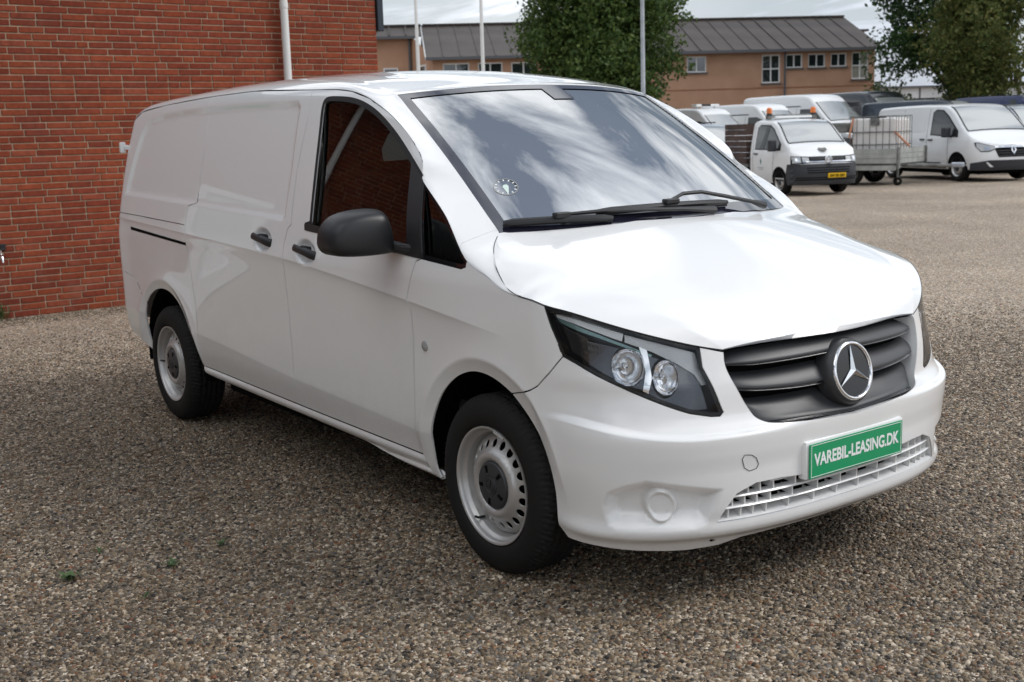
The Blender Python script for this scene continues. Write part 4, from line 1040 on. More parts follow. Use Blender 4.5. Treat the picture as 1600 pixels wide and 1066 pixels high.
v1 = vor(88); sp = n.new('ShaderNodeSeparateColor'); l.new(v1.outputs['Color'], sp.inputs[0]); r1 = stone_ramp(n); l.new(sp.outputs[0], r1.inputs[0])
ns = n.new('ShaderNodeTexNoise'); ns.inputs['Scale'].default_value = .45; ns.inputs['Detail'].default_value = 6; l.new(tcx.outputs['Object'], ns.inputs['Vector'])
nr = n.new('ShaderNodeValToRGB'); nr.color_ramp.elements[0].position = .3; nr.color_ramp.elements[1].position = .7; nr.color_ramp.elements[0].color = (1.05, 1.01, .97, 1); nr.color_ramp.elements[1].color = (1.55, 1.50, 1.45, 1); l.new(ns.outputs['Fac'], nr.inputs[0])  # lifts the colour to carry the brighter light on the far gravel
mm = n.new('ShaderNodeMixRGB'); mm.blend_type = 'MULTIPLY'; mm.inputs[0].default_value = 1; l.new(r1.outputs[0], mm.inputs[1]); l.new(nr.outputs[0], mm.inputs[2]); l.new(mm.outputs[0], b.inputs['Base Color'])
bp = n.new('ShaderNodeBump'); bp.inputs['Strength'].default_value = .9; bp.inputs['Distance'].default_value = .006; bp.invert = True; l.new(v1.outputs['Distance'], bp.inputs['Height']); l.new(bp.outputs[0], b.inputs['Normal'])
g = mk('ground', [(-700, -700, -.012), (700, -700, -.012), (700, 700, -.012), (-700, 700, -.012)], [(0, 1, 2, 3)], gm); tag(g, kind='structure')

# pebbles: scattered on a hidden-from-nothing bed patch by geometry nodes, denser near the van
pm = mat('pebble', (.2, .18, .16), .62, spec=.35); n, l, b = nodes(pm)
oi = n.new('ShaderNodeObjectInfo'); rr_ = stone_ramp(n); l.new(oi.outputs['Random'], rr_.inputs[0])
tcx = n.new('ShaderNodeTexCoord'); tn = n.new('ShaderNodeTexNoise'); tn.inputs['Scale'].default_value = 1.6; tn.inputs['Detail'].default_value = 5; l.new(tcx.outputs['Object'], tn.inputs['Vector'])
tr = n.new('ShaderNodeValToRGB'); tr.color_ramp.elements[0].color = (.65, .65, .65, 1); tr.color_ramp.elements[1].color = (1.3, 1.3, 1.3, 1); tr.color_ramp.elements[0].position = .3; tr.color_ramp.elements[1].position = .7; l.new(tn.outputs['Fac'], tr.inputs[0])
mm = n.new('ShaderNodeMixRGB'); mm.blend_type = 'MULTIPLY'; mm.inputs[0].default_value = 1; l.new(rr_.outputs[0], mm.inputs[1]); l.new(tr.outputs[0], mm.inputs[2])
vj = n.new('ShaderNodeMath'); vj.operation = 'MULTIPLY'; vj.inputs[1].default_value = 37.7; l.new(oi.outputs['Random'], vj.inputs[0]); vf = n.new('ShaderNodeMath'); vf.operation = 'FRACT'; l.new(vj.outputs[0], vf.inputs[0])
hs = n.new('ShaderNodeHueSaturation'); vm = n.new('ShaderNodeMapRange'); vm.inputs[3].default_value = .5; vm.inputs[4].default_value = 1.12; l.new(vf.outputs[0], vm.inputs[0]); l.new(vm.outputs[0], hs.inputs['Value']); l.new(mm.outputs[0], hs.inputs['Color']); dn_ = n.new('ShaderNodeTexNoise'); dn_.inputs['Scale'].default_value = .55; dn_.inputs['Detail'].default_value = 5; l.new(oi.outputs['Location'], dn_.inputs['Vector'])
dr_ = n.new('ShaderNodeValToRGB'); dr_.color_ramp.elements[0].position = .32; dr_.color_ramp.elements[1].position = .66; dr_.color_ramp.elements[0].color = (.66, .60, .53, 1); dr_.color_ramp.elements[1].color = (1.14, 1.07, .97, 1); l.new(dn_.outputs['Fac'], dr_.inputs[0])
dm_ = n.new('ShaderNodeMixRGB'); dm_.blend_type = 'MULTIPLY'; dm_.inputs[0].default_value = 1; l.new(hs.outputs[0], dm_.inputs[1]); l.new(dr_.outputs[0], dm_.inputs[2]); l.new(dm_.outputs[0], b.inputs['Base Color'])
peb = bpy.data.collections.new('pebble_shapes')
for k in range(9):
    bm = bmesh.new(); bmesh.ops.create_icosphere(bm, subdivisions=2, radius=.5)
    r_ = random.Random(k); ph = [r_.uniform(0, 6) for _ in range(6)]; sx, sy, sz = r_.uniform(.8, 1.15), r_.uniform(.6, .95), r_.uniform(.42, .72)
    for v in bm.verts:
        q = v.co.copy(); d_ = 1 + .13*math.sin(5*q.x+ph[0])*math.cos(4*q.y+ph[1]) + .10*math.sin(7*q.z+ph[2]+3*q.x) + .05*math.sin(13*q.y+ph[3])
        if k % 3 == 0: d_ *= 1 - .18*max(0, q.dot(Vector((math.cos(ph[4]), math.sin(ph[4]), .3)).normalized()) - .2)
        v.co = Vector((q.x*sx, q.y*sy, q.z*sz))*d_
    me = bpy.data.meshes.new('pebble_shape'); bm.to_mesh(me); bm.free(); me.materials.append(pm); me.polygons.foreach_set('use_smooth', [True]*len(me.polygons))
    peb.objects.link(bpy.data.objects.new('pebble_shape', me))
# bed polygon that follows the view out to about twelve metres, as a fine grid with a density per vertex
BX = np.arange(-8.40, 9.0, .2); BY_ = np.arange(-4.6, 9.2, .2)
gx, gy = np.meshgrid(BX, BY_, indexing='ij')
def in_view(x, y):
    P = np.stack([x-CAM[0], y-CAM[1], 0*x-CAM[2]], -1); R3 = np.array([list(cr2), list(cu2), list(cf)]); q = P @ R3.T
    zc = np.maximum(q[..., 2], .1); px = 800+FPX*q[..., 0]/zc; py = 533-FPX*q[..., 1]/zc
    out_ = np.maximum.reduce([-60-px, px-1660, py-1130, 0*px]); fade = np.clip(1-out_/420, 0, 1)
    return (q[..., 2] > .3) & (fade > 0), np.sqrt((P**2).sum(-1)), fade
vis_, dist, fade_ = in_view(gx, gy)
dens = np.where(vis_, 19000*np.clip((11.5-dist)/6.8, 0, 1)**1.3*fade_, 0)
dens = dens + np.where(vis_ & (gx < -8.0) & (gy < 3.4), 5200, 0)
bv_ = np.stack([gx, gy, 0*gx - .007 + .004*np.sin(gx*1.3)*np.cos(gy*1.7)], -1).reshape(-1, 3); ny_ = len(BY_)
okc = vis_.copy()
bf_ = [(i*ny_+j, (i+1)*ny_+j, (i+1)*ny_+j+1, i*ny_+j+1) for i in range(len(BX)-1) for j in range(ny_-1) if okc[i, j] or okc[i+1, j] or okc[i, j+1] or okc[i+1, j+1]]
gb = mk('gravel', bv_, bf_, gm); tag(gb, kind='stuff')
at_ = gb.data.attributes.new('dens', 'FLOAT', 'POINT'); at_.data.foreach_set('value', dens.ravel().astype(np.float32))
ng = bpy.data.node_groups.new('gravel_scatter', 'GeometryNodeTree'); ng.interface.new_socket('Geometry', in_out='INPUT', socket_type='NodeSocketGeometry'); ng.interface.new_socket('Geometry', in_out='OUTPUT', socket_type='NodeSocketGeometry')
gn = ng.nodes; gl_ = ng.links
gi, go = gn.new('NodeGroupInput'), gn.new('NodeGroupOutput'); jn = gn.new('GeometryNodeJoinGeometry')
na_ = gn.new('GeometryNodeInputNamedAttribute'); na_.data_type = 'FLOAT'; na_.inputs['Name'].default_value = 'dens'
dp = gn.new('GeometryNodeDistributePointsOnFaces'); dp.distribute_method = 'RANDOM'; gl_.new(gi.outputs[0], dp.inputs['Mesh']); gl_.new(na_.outputs[0], dp.inputs['Density'])
ci = gn.new('GeometryNodeCollectionInfo'); ci.inputs['Collection'].default_value = peb; ci.inputs['Separate Children'].default_value = True; ci.inputs['Reset Children'].default_value = True
ip = gn.new('GeometryNodeInstanceOnPoints'); ip.inputs['Pick Instance'].default_value = True
gl_.new(dp.outputs['Points'], ip.inputs['Points']); gl_.new(ci.outputs[0], ip.inputs['Instance'])
def rv(dtype, lo, hi, seed):
    q = gn.new('FunctionNodeRandomValue'); q.data_type = dtype
    if dtype == 'FLOAT_VECTOR': q.inputs[0].default_value = lo; q.inputs[1].default_value = hi
    elif dtype == 'FLOAT': q.inputs[2].default_value = lo; q.inputs[3].default_value = hi
    q.inputs['Seed'].default_value = seed; return q
rt = rv('FLOAT_VECTOR', (-.45, -.45, 0), (.45, .45, 6.283), 3); gl_.new(rt.outputs[0], ip.inputs['Rotation'])
s1 = rv('FLOAT', 0, 1, 5); pw = gn.new('ShaderNodeMath'); pw.operation = 'POWER'; pw.inputs[1].default_value = 4.0; gl_.new(s1.outputs[1], pw.inputs[0])
ma = gn.new('ShaderNodeMath'); ma.operation = 'MULTIPLY_ADD'; ma.inputs[1].default_value = .017; ma.inputs[2].default_value = .0075; gl_.new(pw.outputs[0], ma.inputs[0]); gl_.new(ma.outputs[0], ip.inputs['Scale'])
gl_.new(gi.outputs[0], jn.inputs[0]); gl_.new(ip.outputs[0], jn.inputs[0]); gl_.new(jn.outputs[0], go.inputs[0])
md = gb.modifiers.new('scatter', 'NODES'); md.node_group = ng

# weeds and twigs in the gravel
leaf_m = noise_col(mat('weed_leaf', (.06, .14, .03), .6), (.025, .06, .015), (.06, .115, .03), 30)
def weed(x, y, r, n_, label, tall=0):
    wd = MB(); q = random.Random(int(x*1000+y*77))
    for k in range(n_):
        a = q.uniform(0, 6.28); ln = r*q.uniform(.5, 1.1); wl = ln*(.14 if not tall else .04); up = q.uniform(.15, .6) if not tall else q.uniform(.9, 2.2)
        c = (x+q.uniform(-.3, .3)*r, y+q.uniform(-.3, .3)*r); ca, sa = math.cos(a), math.sin(a)
        wd.add([(c[0], c[1], .0), (c[0]+.5*ln*ca-wl*sa, c[1]+.5*ln*sa+wl*ca, .012+.5*ln*up), (c[0]+ln*ca, c[1]+ln*sa, .010+ln*up*.75), (c[0]+.5*ln*ca+wl*sa, c[1]+.5*ln*sa-wl*ca, .012+.5*ln*up)], [(0, 1, 2, 3)])
    tag(wd.build('weed', leaf_m, None, True, fix=False), label, 'weed', 'weeds growing in the gravel')
weed(-.98, -2.17, .055, 22, 'low broad weed at the lower left edge of the gravel, nearest the corner')
weed(-.857, -1.83, .042, 18, 'dark green weed in the gravel, second from the lower left corner')
weed(-.61, -2.03, .03, 10, 'small upright weed between gravel stones nearest the bottom edge')
weed(-.955, -1.59, .036, 12, 'pale green weed in the gravel, the closest to the van')
weed(-1.19, -2.0, .03, 7, 'thin sparse weed in the gravel farther left than the others')
weed(-8.25, -.72, .12, 60, 'bushy green weed growing at the foot of the brick wall', 1)
tw_m = noise_col(mat('twig_bark', (.12, .08, .05), .8), (.09, .06, .035), (.17, .12, .08), 60)
for (a, b_, lab) in (((-2.49, -1.416), (-2.58, -1.245), 'longest dry brown twig lying on the gravel, nearest the rear wheel'), ((-2.083, -1.514), (-2.061, -1.444), 'short dark twig lying on the gravel below the longest one'), ((-1.595, -1.471), (-1.60, -1.40), 'thin brown twig on the gravel between the weeds and the door')):
    mx_ = ((a[0]+b_[0])/2+.008, (a[1]+b_[1])/2)
    tag(MB().tube([(a[0], a[1], .014), (mx_[0], mx_[1], .018), (b_[0], b_[1], .012)], [.004, .0055, .003], 6).build('twig', tw_m, None, True), lab, 'twig', 'twigs on the gravel')
# ------------------------------------------------------------------ brick building on the left
WX, YR, CH, BL, JT = -8.45, 3.59, .0635, .2335, .0128        # face, right end, course, stretcher pitch, joint
bw = empty('brick_building', (WX, YR, 0)); tag(bw, 'red brick building with pale mortar joints and a white downpipe behind the van', 'building')
def wpart(o):
    o.parent = bw; o.location = Vector(o.location) - Vector((WX, YR, 0)); return o
mort = noise_bump(noise_col(mat('mortar', (.40, .32, .23), .9), (.34, .235, .16), (.46, .335, .235), 9), 120, .4, .003)
WTOP, YL = 4.45, -15.0
o = mk('mortar_bed', [(WX-.006, YL, -.1), (WX-.006, YR-.006, -.1), (WX-.006, YR-.006, WTOP), (WX-.006, YL, WTOP), (WX-9, YR-.006, -.1), (WX-9, YR-.006, WTOP), (WX-9, YL, -.1), (WX-9, YL, WTOP)],
       [(0, 1, 2, 3), (1, 4, 5, 2), (4, 6, 7, 5), (6, 0, 3, 7)], mort); wpart(o)
br = mat('brick_red', (.24, .06, .03), .85, spec=.25); n, l, b = nodes(br)
oi = n.new('ShaderNodeObjectInfo'); ge = n.new('ShaderNodeNewGeometry'); tcx = n.new('ShaderNodeTexCoord')
ad = n.new('ShaderNodeMath'); l.new(oi.outputs['Random'], ad.inputs[0]); l.new(ge.outputs['Random Per Island'], ad.inputs[1]); fr_ = n.new('ShaderNodeMath'); fr_.operation = 'FRACT'; l.new(ad.outputs[0], fr_.inputs[0])
rp = n.new('ShaderNodeValToRGB'); cr_ = rp.color_ramp
for i, (p_, c) in enumerate([(0, (.185, .040, .022)), (.18, (.205, .043, .022)), (.4, (.245, .054, .024)), (.6, (.272, .064, .029)), (.85, (.21, .045, .026)), (1, (.29, .075, .04))]):
    e = cr_.elements[i] if i < 2 else cr_.elements.new(p_); e.position = p_; e.color = (*c, 1)
l.new(fr_.outputs[0], rp.inputs[0])
tn = n.new('ShaderNodeTexNoise'); tn.inputs['Scale'].default_value = 22; tn.inputs['Detail'].default_value = 6; l.new(ge.outputs['Position'], tn.inputs['Vector'])
tr = n.new('ShaderNodeValToRGB'); tr.color_ramp.elements[0].position = .3; tr.color_ramp.elements[1].position = .72; tr.color_ramp.elements[0].color = (.78, .76, .76, 1); tr.color_ramp.elements[1].color = (1.16, 1.14, 1.12, 1); l.new(tn.outputs['Fac'], tr.inputs[0])
mm = n.new('ShaderNodeMixRGB'); mm.blend_type = 'MULTIPLY'; mm.inputs[0].default_value = 1; l.new(rp.outputs[0], mm.inputs[1]); l.new(tr.outputs[0], mm.inputs[2])
t5 = n.new('ShaderNodeTexNoise'); t5.inputs['Scale'].default_value = .9; t5.inputs['Detail'].default_value = 5; l.new(ge.outputs['Position'], t5.inputs['Vector'])
r5 = n.new('ShaderNodeValToRGB'); r5.color_ramp.elements[0].position = .3; r5.color_ramp.elements[1].position = .7; r5.color_ramp.elements[0].color = (.84, .84, .85, 1); r5.color_ramp.elements[1].color = (1.06, 1.05, 1.03, 1); l.new(t5.outputs['Fac'], r5.inputs[0])
m5 = n.new('ShaderNodeMixRGB'); m5.blend_type = 'MULTIPLY'; m5.inputs[0].default_value = 1; l.new(mm.outputs[0], m5.inputs[1]); l.new(r5.outputs[0], m5.inputs[2]); mm = m5
# pale bloom on some bricks near the ground
t2 = n.new('ShaderNodeTexNoise'); t2.inputs['Scale'].default_value = 3.1; t2.inputs['Detail'].default_value = 7; l.new(ge.outputs['Position'], t2.inputs['Vector'])
t3 = n.new('ShaderNodeValToRGB'); t3.color_ramp.elements[0].position = .55; t3.color_ramp.elements[1].position = .8; l.new(t2.outputs['Fac'], t3.inputs[0])
sx_ = n.new('ShaderNodeSeparateXYZ'); l.new(ge.outputs['Position'], sx_.inputs[0]); mr_ = n.new('ShaderNodeMapRange'); mr_.inputs[1].default_value = .6; mr_.inputs[2].default_value = .0; mr_.inputs[3].default_value = .06; mr_.inputs[4].default_value = .5; l.new(sx_.outputs[2], mr_.inputs[0])
ml = n.new('ShaderNodeMath'); ml.operation = 'MULTIPLY'; l.new(t3.outputs[0], ml.inputs[0]); l.new(mr_.outputs[0], ml.inputs[1])
mz = n.new('ShaderNodeMixRGB'); l.new(ml.outputs[0], mz.inputs[0]); l.new(mm.outputs[0], mz.inputs[1]); mz.inputs[2].default_value = (.36, .24, .19, 1); l.new(mz.outputs[0], b.inputs['Base Color'])
bp = n.new('ShaderNodeBump'); bp.inputs['Strength'].default_value = .35; bp.inputs['Distance'].default_value = .004; l.new(tn.outputs['Fac'], bp.inputs['Height']); l.new(bp.outputs[0], b.inputs['Normal'])
def brick_mesh(w_, h_, seed):
    q = random.Random(seed); j = lambda s: q.uniform(-s, s); f_, bvl = .0035, .004
    a, c = w_/2, h_/2
    V = [(-.02, -a, -c), (-.02, a, -c), (-.02, a, c), (-.02, -a, c)] + [(f_-.003, -a+j(.0015), -c+j(.001)), (f_-.003, a+j(.0015), -c+j(.001)), (f_-.003, a+j(.0015), c+j(.001)), (f_-.003, -a+j(.0015), c+j(.001))] + \
        [(f_+j(.001), -a+bvl, -c+bvl), (f_+j(.001), a-bvl, -c+bvl), (f_+j(.001), a-bvl, c-bvl), (f_+j(.001), -a+bvl, c-bvl)]
    F = [(0, 1, 5, 4), (1, 2, 6, 5), (2, 3, 7, 6), (3, 0, 4, 7), (4, 5, 9, 8), (5, 6, 10, 9), (6, 7, 11, 10), (7, 4, 8, 11), (8, 9, 10, 11)]
    return V, F
shapes = {}
for w_ in (BL-JT, BL/2-JT):
    for k in range(5):
        V, F = brick_mesh(w_, CH-JT, k); me = bpy.data.meshes.new('brick'); me.from_pydata(V, [], F); me.materials.append(br); shapes[(round(w_, 3), k)] = me
R3 = np.array([list(cr2), list(cu2), list(cf)])
def px_of(P):
    q = (np.asarray(P, float)-CAM) @ R3.T; return 800+FPX*q[..., 0]/q[..., 2], 533-FPX*q[..., 1]/q[..., 2], q[..., 2]
q = random.Random(3); single = []; rest = MB()
for row in range(int((WTOP+.02)/CH)):
    z = row*CH + CH/2 - .012; y = YR - .004 - q.choice([0, BL/4, BL/2, BL*.75])*0
    first = [BL/2, BL, BL/2+.04, BL*.8][q.randrange(4)]; y = YR
    seq = []; w_ = first if row % 2 else BL*q.choice([.5, .78, 1])
    while y > YL:
        seq.append((y - w_/2, w_)); y -= w_; w_ = BL if q.random() > .10 else BL/2
    for yc, w_ in seq:
        if -3.9 < yc < -3.02 and z < 2.16: continue            # doorway, out of the picture to the left
        u_, v_, zc = px_of((WX, yc, z)); seen = -20 < u_ < 600 and -15 < v_ < 505 and not (u_ > 215 and v_ > 175 - (u_-215)*.16) and not (u_ > 192 and v_ > 200)
        ww = round(w_-JT, 3); tilt = q.uniform(-.004, .004); dx = q.uniform(-.0018, .0018)
        if seen and (ww, 0) in shapes and w_ > BL*.9: single.append((zc, yc, z, ww, tilt, dx))
        else: rest.add(*[[ (Vector(v) + Vector((WX+dx, yc, z))) for v in brick_mesh(w_-JT, CH-JT, q.randrange(99))[0]], brick_mesh(w_-JT, CH-JT, 0)[1]])
single.sort(); 
for i, (zc, yc, z, ww, tilt, dx) in enumerate(single):
    if i < 298:
        o = bpy.data.objects.new('brick', shapes[(ww, i % 5)]); COL.objects.link(o); o.parent = bw; o.location = (dx, yc-YR, z); o.rotation_euler = (tilt, 0, 0)
    else: rest.add([Vector(v) + Vector((WX+dx, yc, z)) for v in brick_mesh(ww, CH-JT, i)[0]], brick_mesh(ww, CH-JT, 0)[1])
o = wpart(rest.build('brickwork', br, None, fix=False)); o['kind'] = 'stuff'
# end wall bricks seen at a grazing angle are left to the bed; flashing, downpipe, gutter, roof
M['slate_metal'] = mat('dark_blue_flashing', (.028, .038, .050), .45, .2)
wpart(MB().box((WX-.05, YR+.045, 3.62), (.16, .075, 1.70)).build('corner_flashing', M['slate_metal'], None, bevel=.008))
M['pipe'] = noise_bump(mat('white_pipe', (.70, .70, .69), .4), 12, .05, .01)
def pipe(y, z0, z1, bend):
    mb = MB(); pts = [(WX+.075, y, z0), (WX+.075, y, z1)] + ([(WX+.085, y, z1+.15), (WX+.30, y, z1+.42), (WX+.34, y, z1+.5), (WX+.34, y, z1+.62)] if bend else [])
    mb.tube(pts, .041, 20)
    for zz in np.arange(z0+.75, z1, 1.1): mb.lathe([(.0412, -.03), (.046, -.028), (.046, .028), (.0412, .03)], 20, Matrix.Translation((WX+.075, y, zz)), 'z'); mb.box((WX+.02, y, zz-.12), (.05, .03, .03))
    return wpart(mb.build('downpipe', M['pipe'], None, True, 50))
pipe(2.43, .05, 3.9, True); pipe(-4.62, .05, 3.95, True)
wpart(MB().prism([(WX-.02, 4.34), (WX+.42, 4.34), (WX+.46, 4.38), (WX+.46, 4.52), (WX-9, 6.2), (WX-9, 5.9), (WX-.02, 4.45)], 'y', YL-.3, YR+.1).build('roof', M['slate_metal']))
# white door with a pane and a small green sign, seen only as a reflection in the van's flank
dr = MB(); dr.box((WX-.01, -3.46, 1.06), (.06, .88, 2.16)); d_o = wpart(dr.build('door', M['plate_white']))
fr = MB()
for y, z, dy, dz in ((-3.86, 1.08, .09, 2.2), (-3.06, 1.08, .09, 2.2), (-3.46, 2.13, .72, .09), (-3.46, .82, .72, .09), (-3.46, .06, .72, .12)): fr.box((WX+.03, y, z), (.05, dy, dz))
f_o = fr.build('door_frame', M['pipe']); wpart(f_o)
wpart(MB().box((WX+.022, -3.46, 1.47), (.01, .66, 1.14)).build('door_pane', mat('pane_pale', (.50, .54, .53), .08)))
sg = empty('wall_sign', (WX+.035, -3.46, 1.42)); tag(sg, 'round green notice on the white door of the brick building', 'sign')
MB().lathe([(.001, .004), (.20, .004), (.20, 0)], 32, None, 'x').build('board', M['green'], sg)
# outside tap at the left edge of the picture
tp = empty('outdoor_tap', (WX, -.64, .60)); tag(tp, 'small metal garden tap fixed to the brick wall at the left edge', 'tap')
MB().lathe([(.001, .012), (.035, .010), (.035, 0)], 20, None, 'x').build('flange', M['chrome'], tp, True)
MB().tube([(.0, 0, 0), (.075, 0, 0), (.10, 0, -.02), (.105, 0, -.065)], [.014, .014, .013, .012], 10).build('spout', M['chrome'], tp, True)
MB().tube([(.06, 0, 0), (.06, 0, .05)], .008, 8).build('stem', M['chrome'], tp, True)
MB().box((.06, 0, .055), (.014, .075, .016)).build('handle', M['black'], tp, bevel=.004)
MB().box((.02, .03, .075), (.04, .05, .06)).build('bracket', M['black'], tp, bevel=.004)
# unseen block added left of the frame to shade the van's flank and ground
clad = noise_col(mat('shade_block_grey', (.10, .10, .10), .8), (.085, .085, .085), (.14, .14, .14), 1.2)
wpart(MB().box((-2.7, -11.6, 2.25), (11.4, 7.0, 4.7)).build('shade_block', clad, None))
wpart(MB().box((-2.7, -11.6, 4.70), (11.8, 7.4, .24)).build('shade_block_top', M['slate_metal']))
# ------------------------------------------------------------------ long office building beyond the car park
BC = Vector((-49.863, 30.971, 0)); BF = Vector((.506, .863, 0)).normalized(); BB = Vector((-.863, .506, 0)).normalized(); BLN = 24.17
ob = empty('office_building'); ob.matrix_world = Matrix((BF, BB, Vector((0, 0, 1)))).transposed().to_4x4(); ob.matrix_world.translation = BC
tag(ob, 'long two storey orange brick building with a dark ribbed metal roof beyond the car park', 'building')
ochre = noise_bump(noise_col(mat('ochre_brick', (.36, .18, .10), .9), (.385, .225, .145), (.46, .280, .190), .7, 8), 14, .3, .02)
n, l, b = nodes(ochre)
roofm = noise_col(mat('brown_roof_metal', (.06, .052, .05), .55, .15), (.042, .033, .030), (.070, .056, .049), .6)
M['trim'] = mat('grey_trim', (.09, .095, .105), .5); M['winwhite'] = mat('window_frame_white', (.72, .73, .73), .45)
def far_pane(name, c, ior=2.2):
    m_ = mat(name, c, .03, spec=.5, ior=ior); return m_
M['pane'] = far_pane('dark_pane', (.022, .028, .034)); M['pane_light'] = far_pane('blind_pane', (.34, .33, .29))
EAVE, RID, DEP, GB = 5.66, 7.78, 5.4, .0
# local axes: x along the facade, y into the building, z up
wins = [(13.65, 14.74, 4.55, 5.40, 2, 1, 0), (17.81, 18.84, 3.89, 5.40, 2, 2, 0), (19.14, 20.09, 4.66, 5.40, 2, 1, 0), (20.40, 21.37, 4.66, 5.40, 2, 1, 0), (21.67, 22.58, 4.67, 5.40, 2, 1, 0), (22.86, 23.83, 3.98, 5.43, 2, 2, 1),
        (.50, 1.91, 4.45, 5.36, 2, 1, 0), (2.36, 3.68, 4.45, 5.35, 2, 1, 0), (4.13, 5.46, 4.45, 5.33, 2, 1, 0), (6.2, 7.5, 4.45, 5.33, 2, 1, 0), (10.4, 11.7, 4.45, 5.36, 2, 1, 0)]
for x0 in (1.0, 4.0, 7.0, 10.0, 13.4, 18.0, 21.0): wins.append((x0, x0+1.3, 1.2, 2.5, 2, 1, 0))
def wall_with_holes(name, x0, x1, z0, z1, holes, y, mt, parent, depth=.12):
    xs = sorted({x0, x1} | {h[0] for h in holes} | {h[1] for h in holes}); zs = sorted({z0, z1} | {h[2] for h in holes} | {h[3] for h in holes}); mb = MB()
    for a, b_ in zip(xs, xs[1:]):
        for c, d_ in zip(zs, zs[1:]):
            if any(h[0] <= (a+b_)/2 <= h[1] and h[2] <= (c+d_)/2 <= h[3] for h in holes): continue
            mb.add([(a, y, c), (b_, y, c), (b_, y, d_), (a, y, d_)], [(0, 1, 2, 3)])
    for h in holes:
        a, b_, c, d_ = h[:4]; mb.add([(a, y, c), (b_, y, c), (b_, y, d_), (a, y, d_), (a, y+depth, c), (b_, y+depth, c), (b_, y+depth, d_), (a, y+depth, d_)], [(0, 1, 5, 4), (1, 2, 6, 5), (2, 3, 7, 6), (3, 0, 4, 7)])
    return mb.build(name, mt, parent, fix=False)
wall_with_holes('front_wall', 0, BLN, 0, EAVE, wins, 0, ochre, ob)
mk('end_wall', [(BLN, 0, 0), (BLN, 2*DEP, 0), (BLN, 2*DEP, EAVE), (BLN, DEP, RID-.05), (BLN, 0, EAVE)], [(0, 1, 2, 3, 4)], ochre, ob)
mk('side_wall', [(0, 0, 0), (-1.0, 3.9, 0), (-1.0, 3.9, 7.12), (0, 0, EAVE)], [(3, 2, 1, 0)], ochre, ob)
def window(x0, x1, z0, z1, nx, nz, light, y=.09, parent=None):
    fw = .07; wo = MB()
    for a in np.linspace(x0+fw/2, x1-fw/2, nx+1): wo.box((a, y, (z0+z1)/2), (fw, .07, z1-z0))
    for c in np.linspace(z0+fw/2, z1-fw/2, nz+1): wo.box(((x0+x1)/2, y, c), (x1-x0, .075, fw))
    wi = wo.build('window', M['winwhite'], parent)
    for i in range(nx):
        for j in range(nz):
            a, b_ = x0+(x1-x0)*i/nx+fw*.4, x0+(x1-x0)*(i+1)/nx-fw*.4; c, d_ = z0+(z1-z0)*j/nz+fw*.4, z0+(z1-z0)*(j+1)/nz-fw*.4
            MB().box(((a+b_)/2, y+.015, (c+d_)/2), (b_-a, .012, d_-c)).build('pane', M['pane_light'] if light and not (i == 0 and j == 1) else M['pane'], wi)
    MB().box(((x0+x1)/2, -.03, z0-.045), (x1-x0+.12, .12, .07)).build('sill', M['trim'], wi)
for q_ in wins: window(*q_, parent=ob)
# roof: panels between standing seams
NP_ = 27; xs = np.linspace(-.35, BLN+.30, NP_+1); y0, z0 = -.35, EAVE-.02; slope = (RID-z0)/(DEP-y0)
pan = MB().add([(0, y0, z0), (1, y0, z0), (1, DEP, RID), (0, DEP, RID), (0, y0, z0-.06), (1, y0, z0-.06), (1, DEP, RID-.06), (0, DEP, RID-.06)], [(0, 1, 2, 3), (0, 4, 5, 1), (1, 5, 6, 2), (3, 2, 6, 7), (0, 3, 7, 4), (4, 7, 6, 5)]).build('roof_panel', roofm, ob)
seam = MB().add([(-.035, y0, z0), (.035, y0, z0), (.035, DEP, RID), (-.035, DEP, RID), (-.03, y0, z0+.045), (.03, y0, z0+.045), (.03, DEP, RID+.045), (-.03, DEP, RID+.045)], [(4, 5, 6, 7), (0, 1, 5, 4), (1, 2, 6, 5), (2, 3, 7, 6), (3, 0, 4, 7)]).build('roof_seam', roofm, ob)
for i in range(NP_):
    for src, first in ((pan, i == 0), (seam, i == 0)):
        o = src if first else src.copy()
        if not first: COL.objects.link(o); o.parent = ob
        o.location = (xs[i] + rnd.uniform(-.01, .01), 0, rnd.uniform(0, .012)); o.scale = (xs[1]-xs[0] if src is pan else 1, 1, 1)
mk('roof_back', [(-.35, DEP, RID), (BLN+.3, DEP, RID), (BLN+.3, 2*DEP+.3, EAVE), (-.35, 2*DEP+.3, EAVE)], [(0, 1, 2, 3)], roofm, ob)
MB().box((BLN/2, y0-.05, z0-.06), (BLN+.8, .13, .15)).build('gutter', M['trim'], ob)
MB().box((BLN/2, DEP, RID+.04), (BLN+.6, .35, .10)).build('ridge_cap', roofm, ob)
for x_ in (19.08,): MB().tube([(x_, -.07, 0), (x_, -.07, EAVE-.1)], .055, 8).build('downpipe', M['trim'], ob)
MB().box((BLN/2, -.004, 3.63), (BLN, .02, .07)).build('brick_band', noise_col(mat('ochre_band', (.28, .14, .08), .9), (.26, .125, .07), (.32, .16, .09), 2), ob)
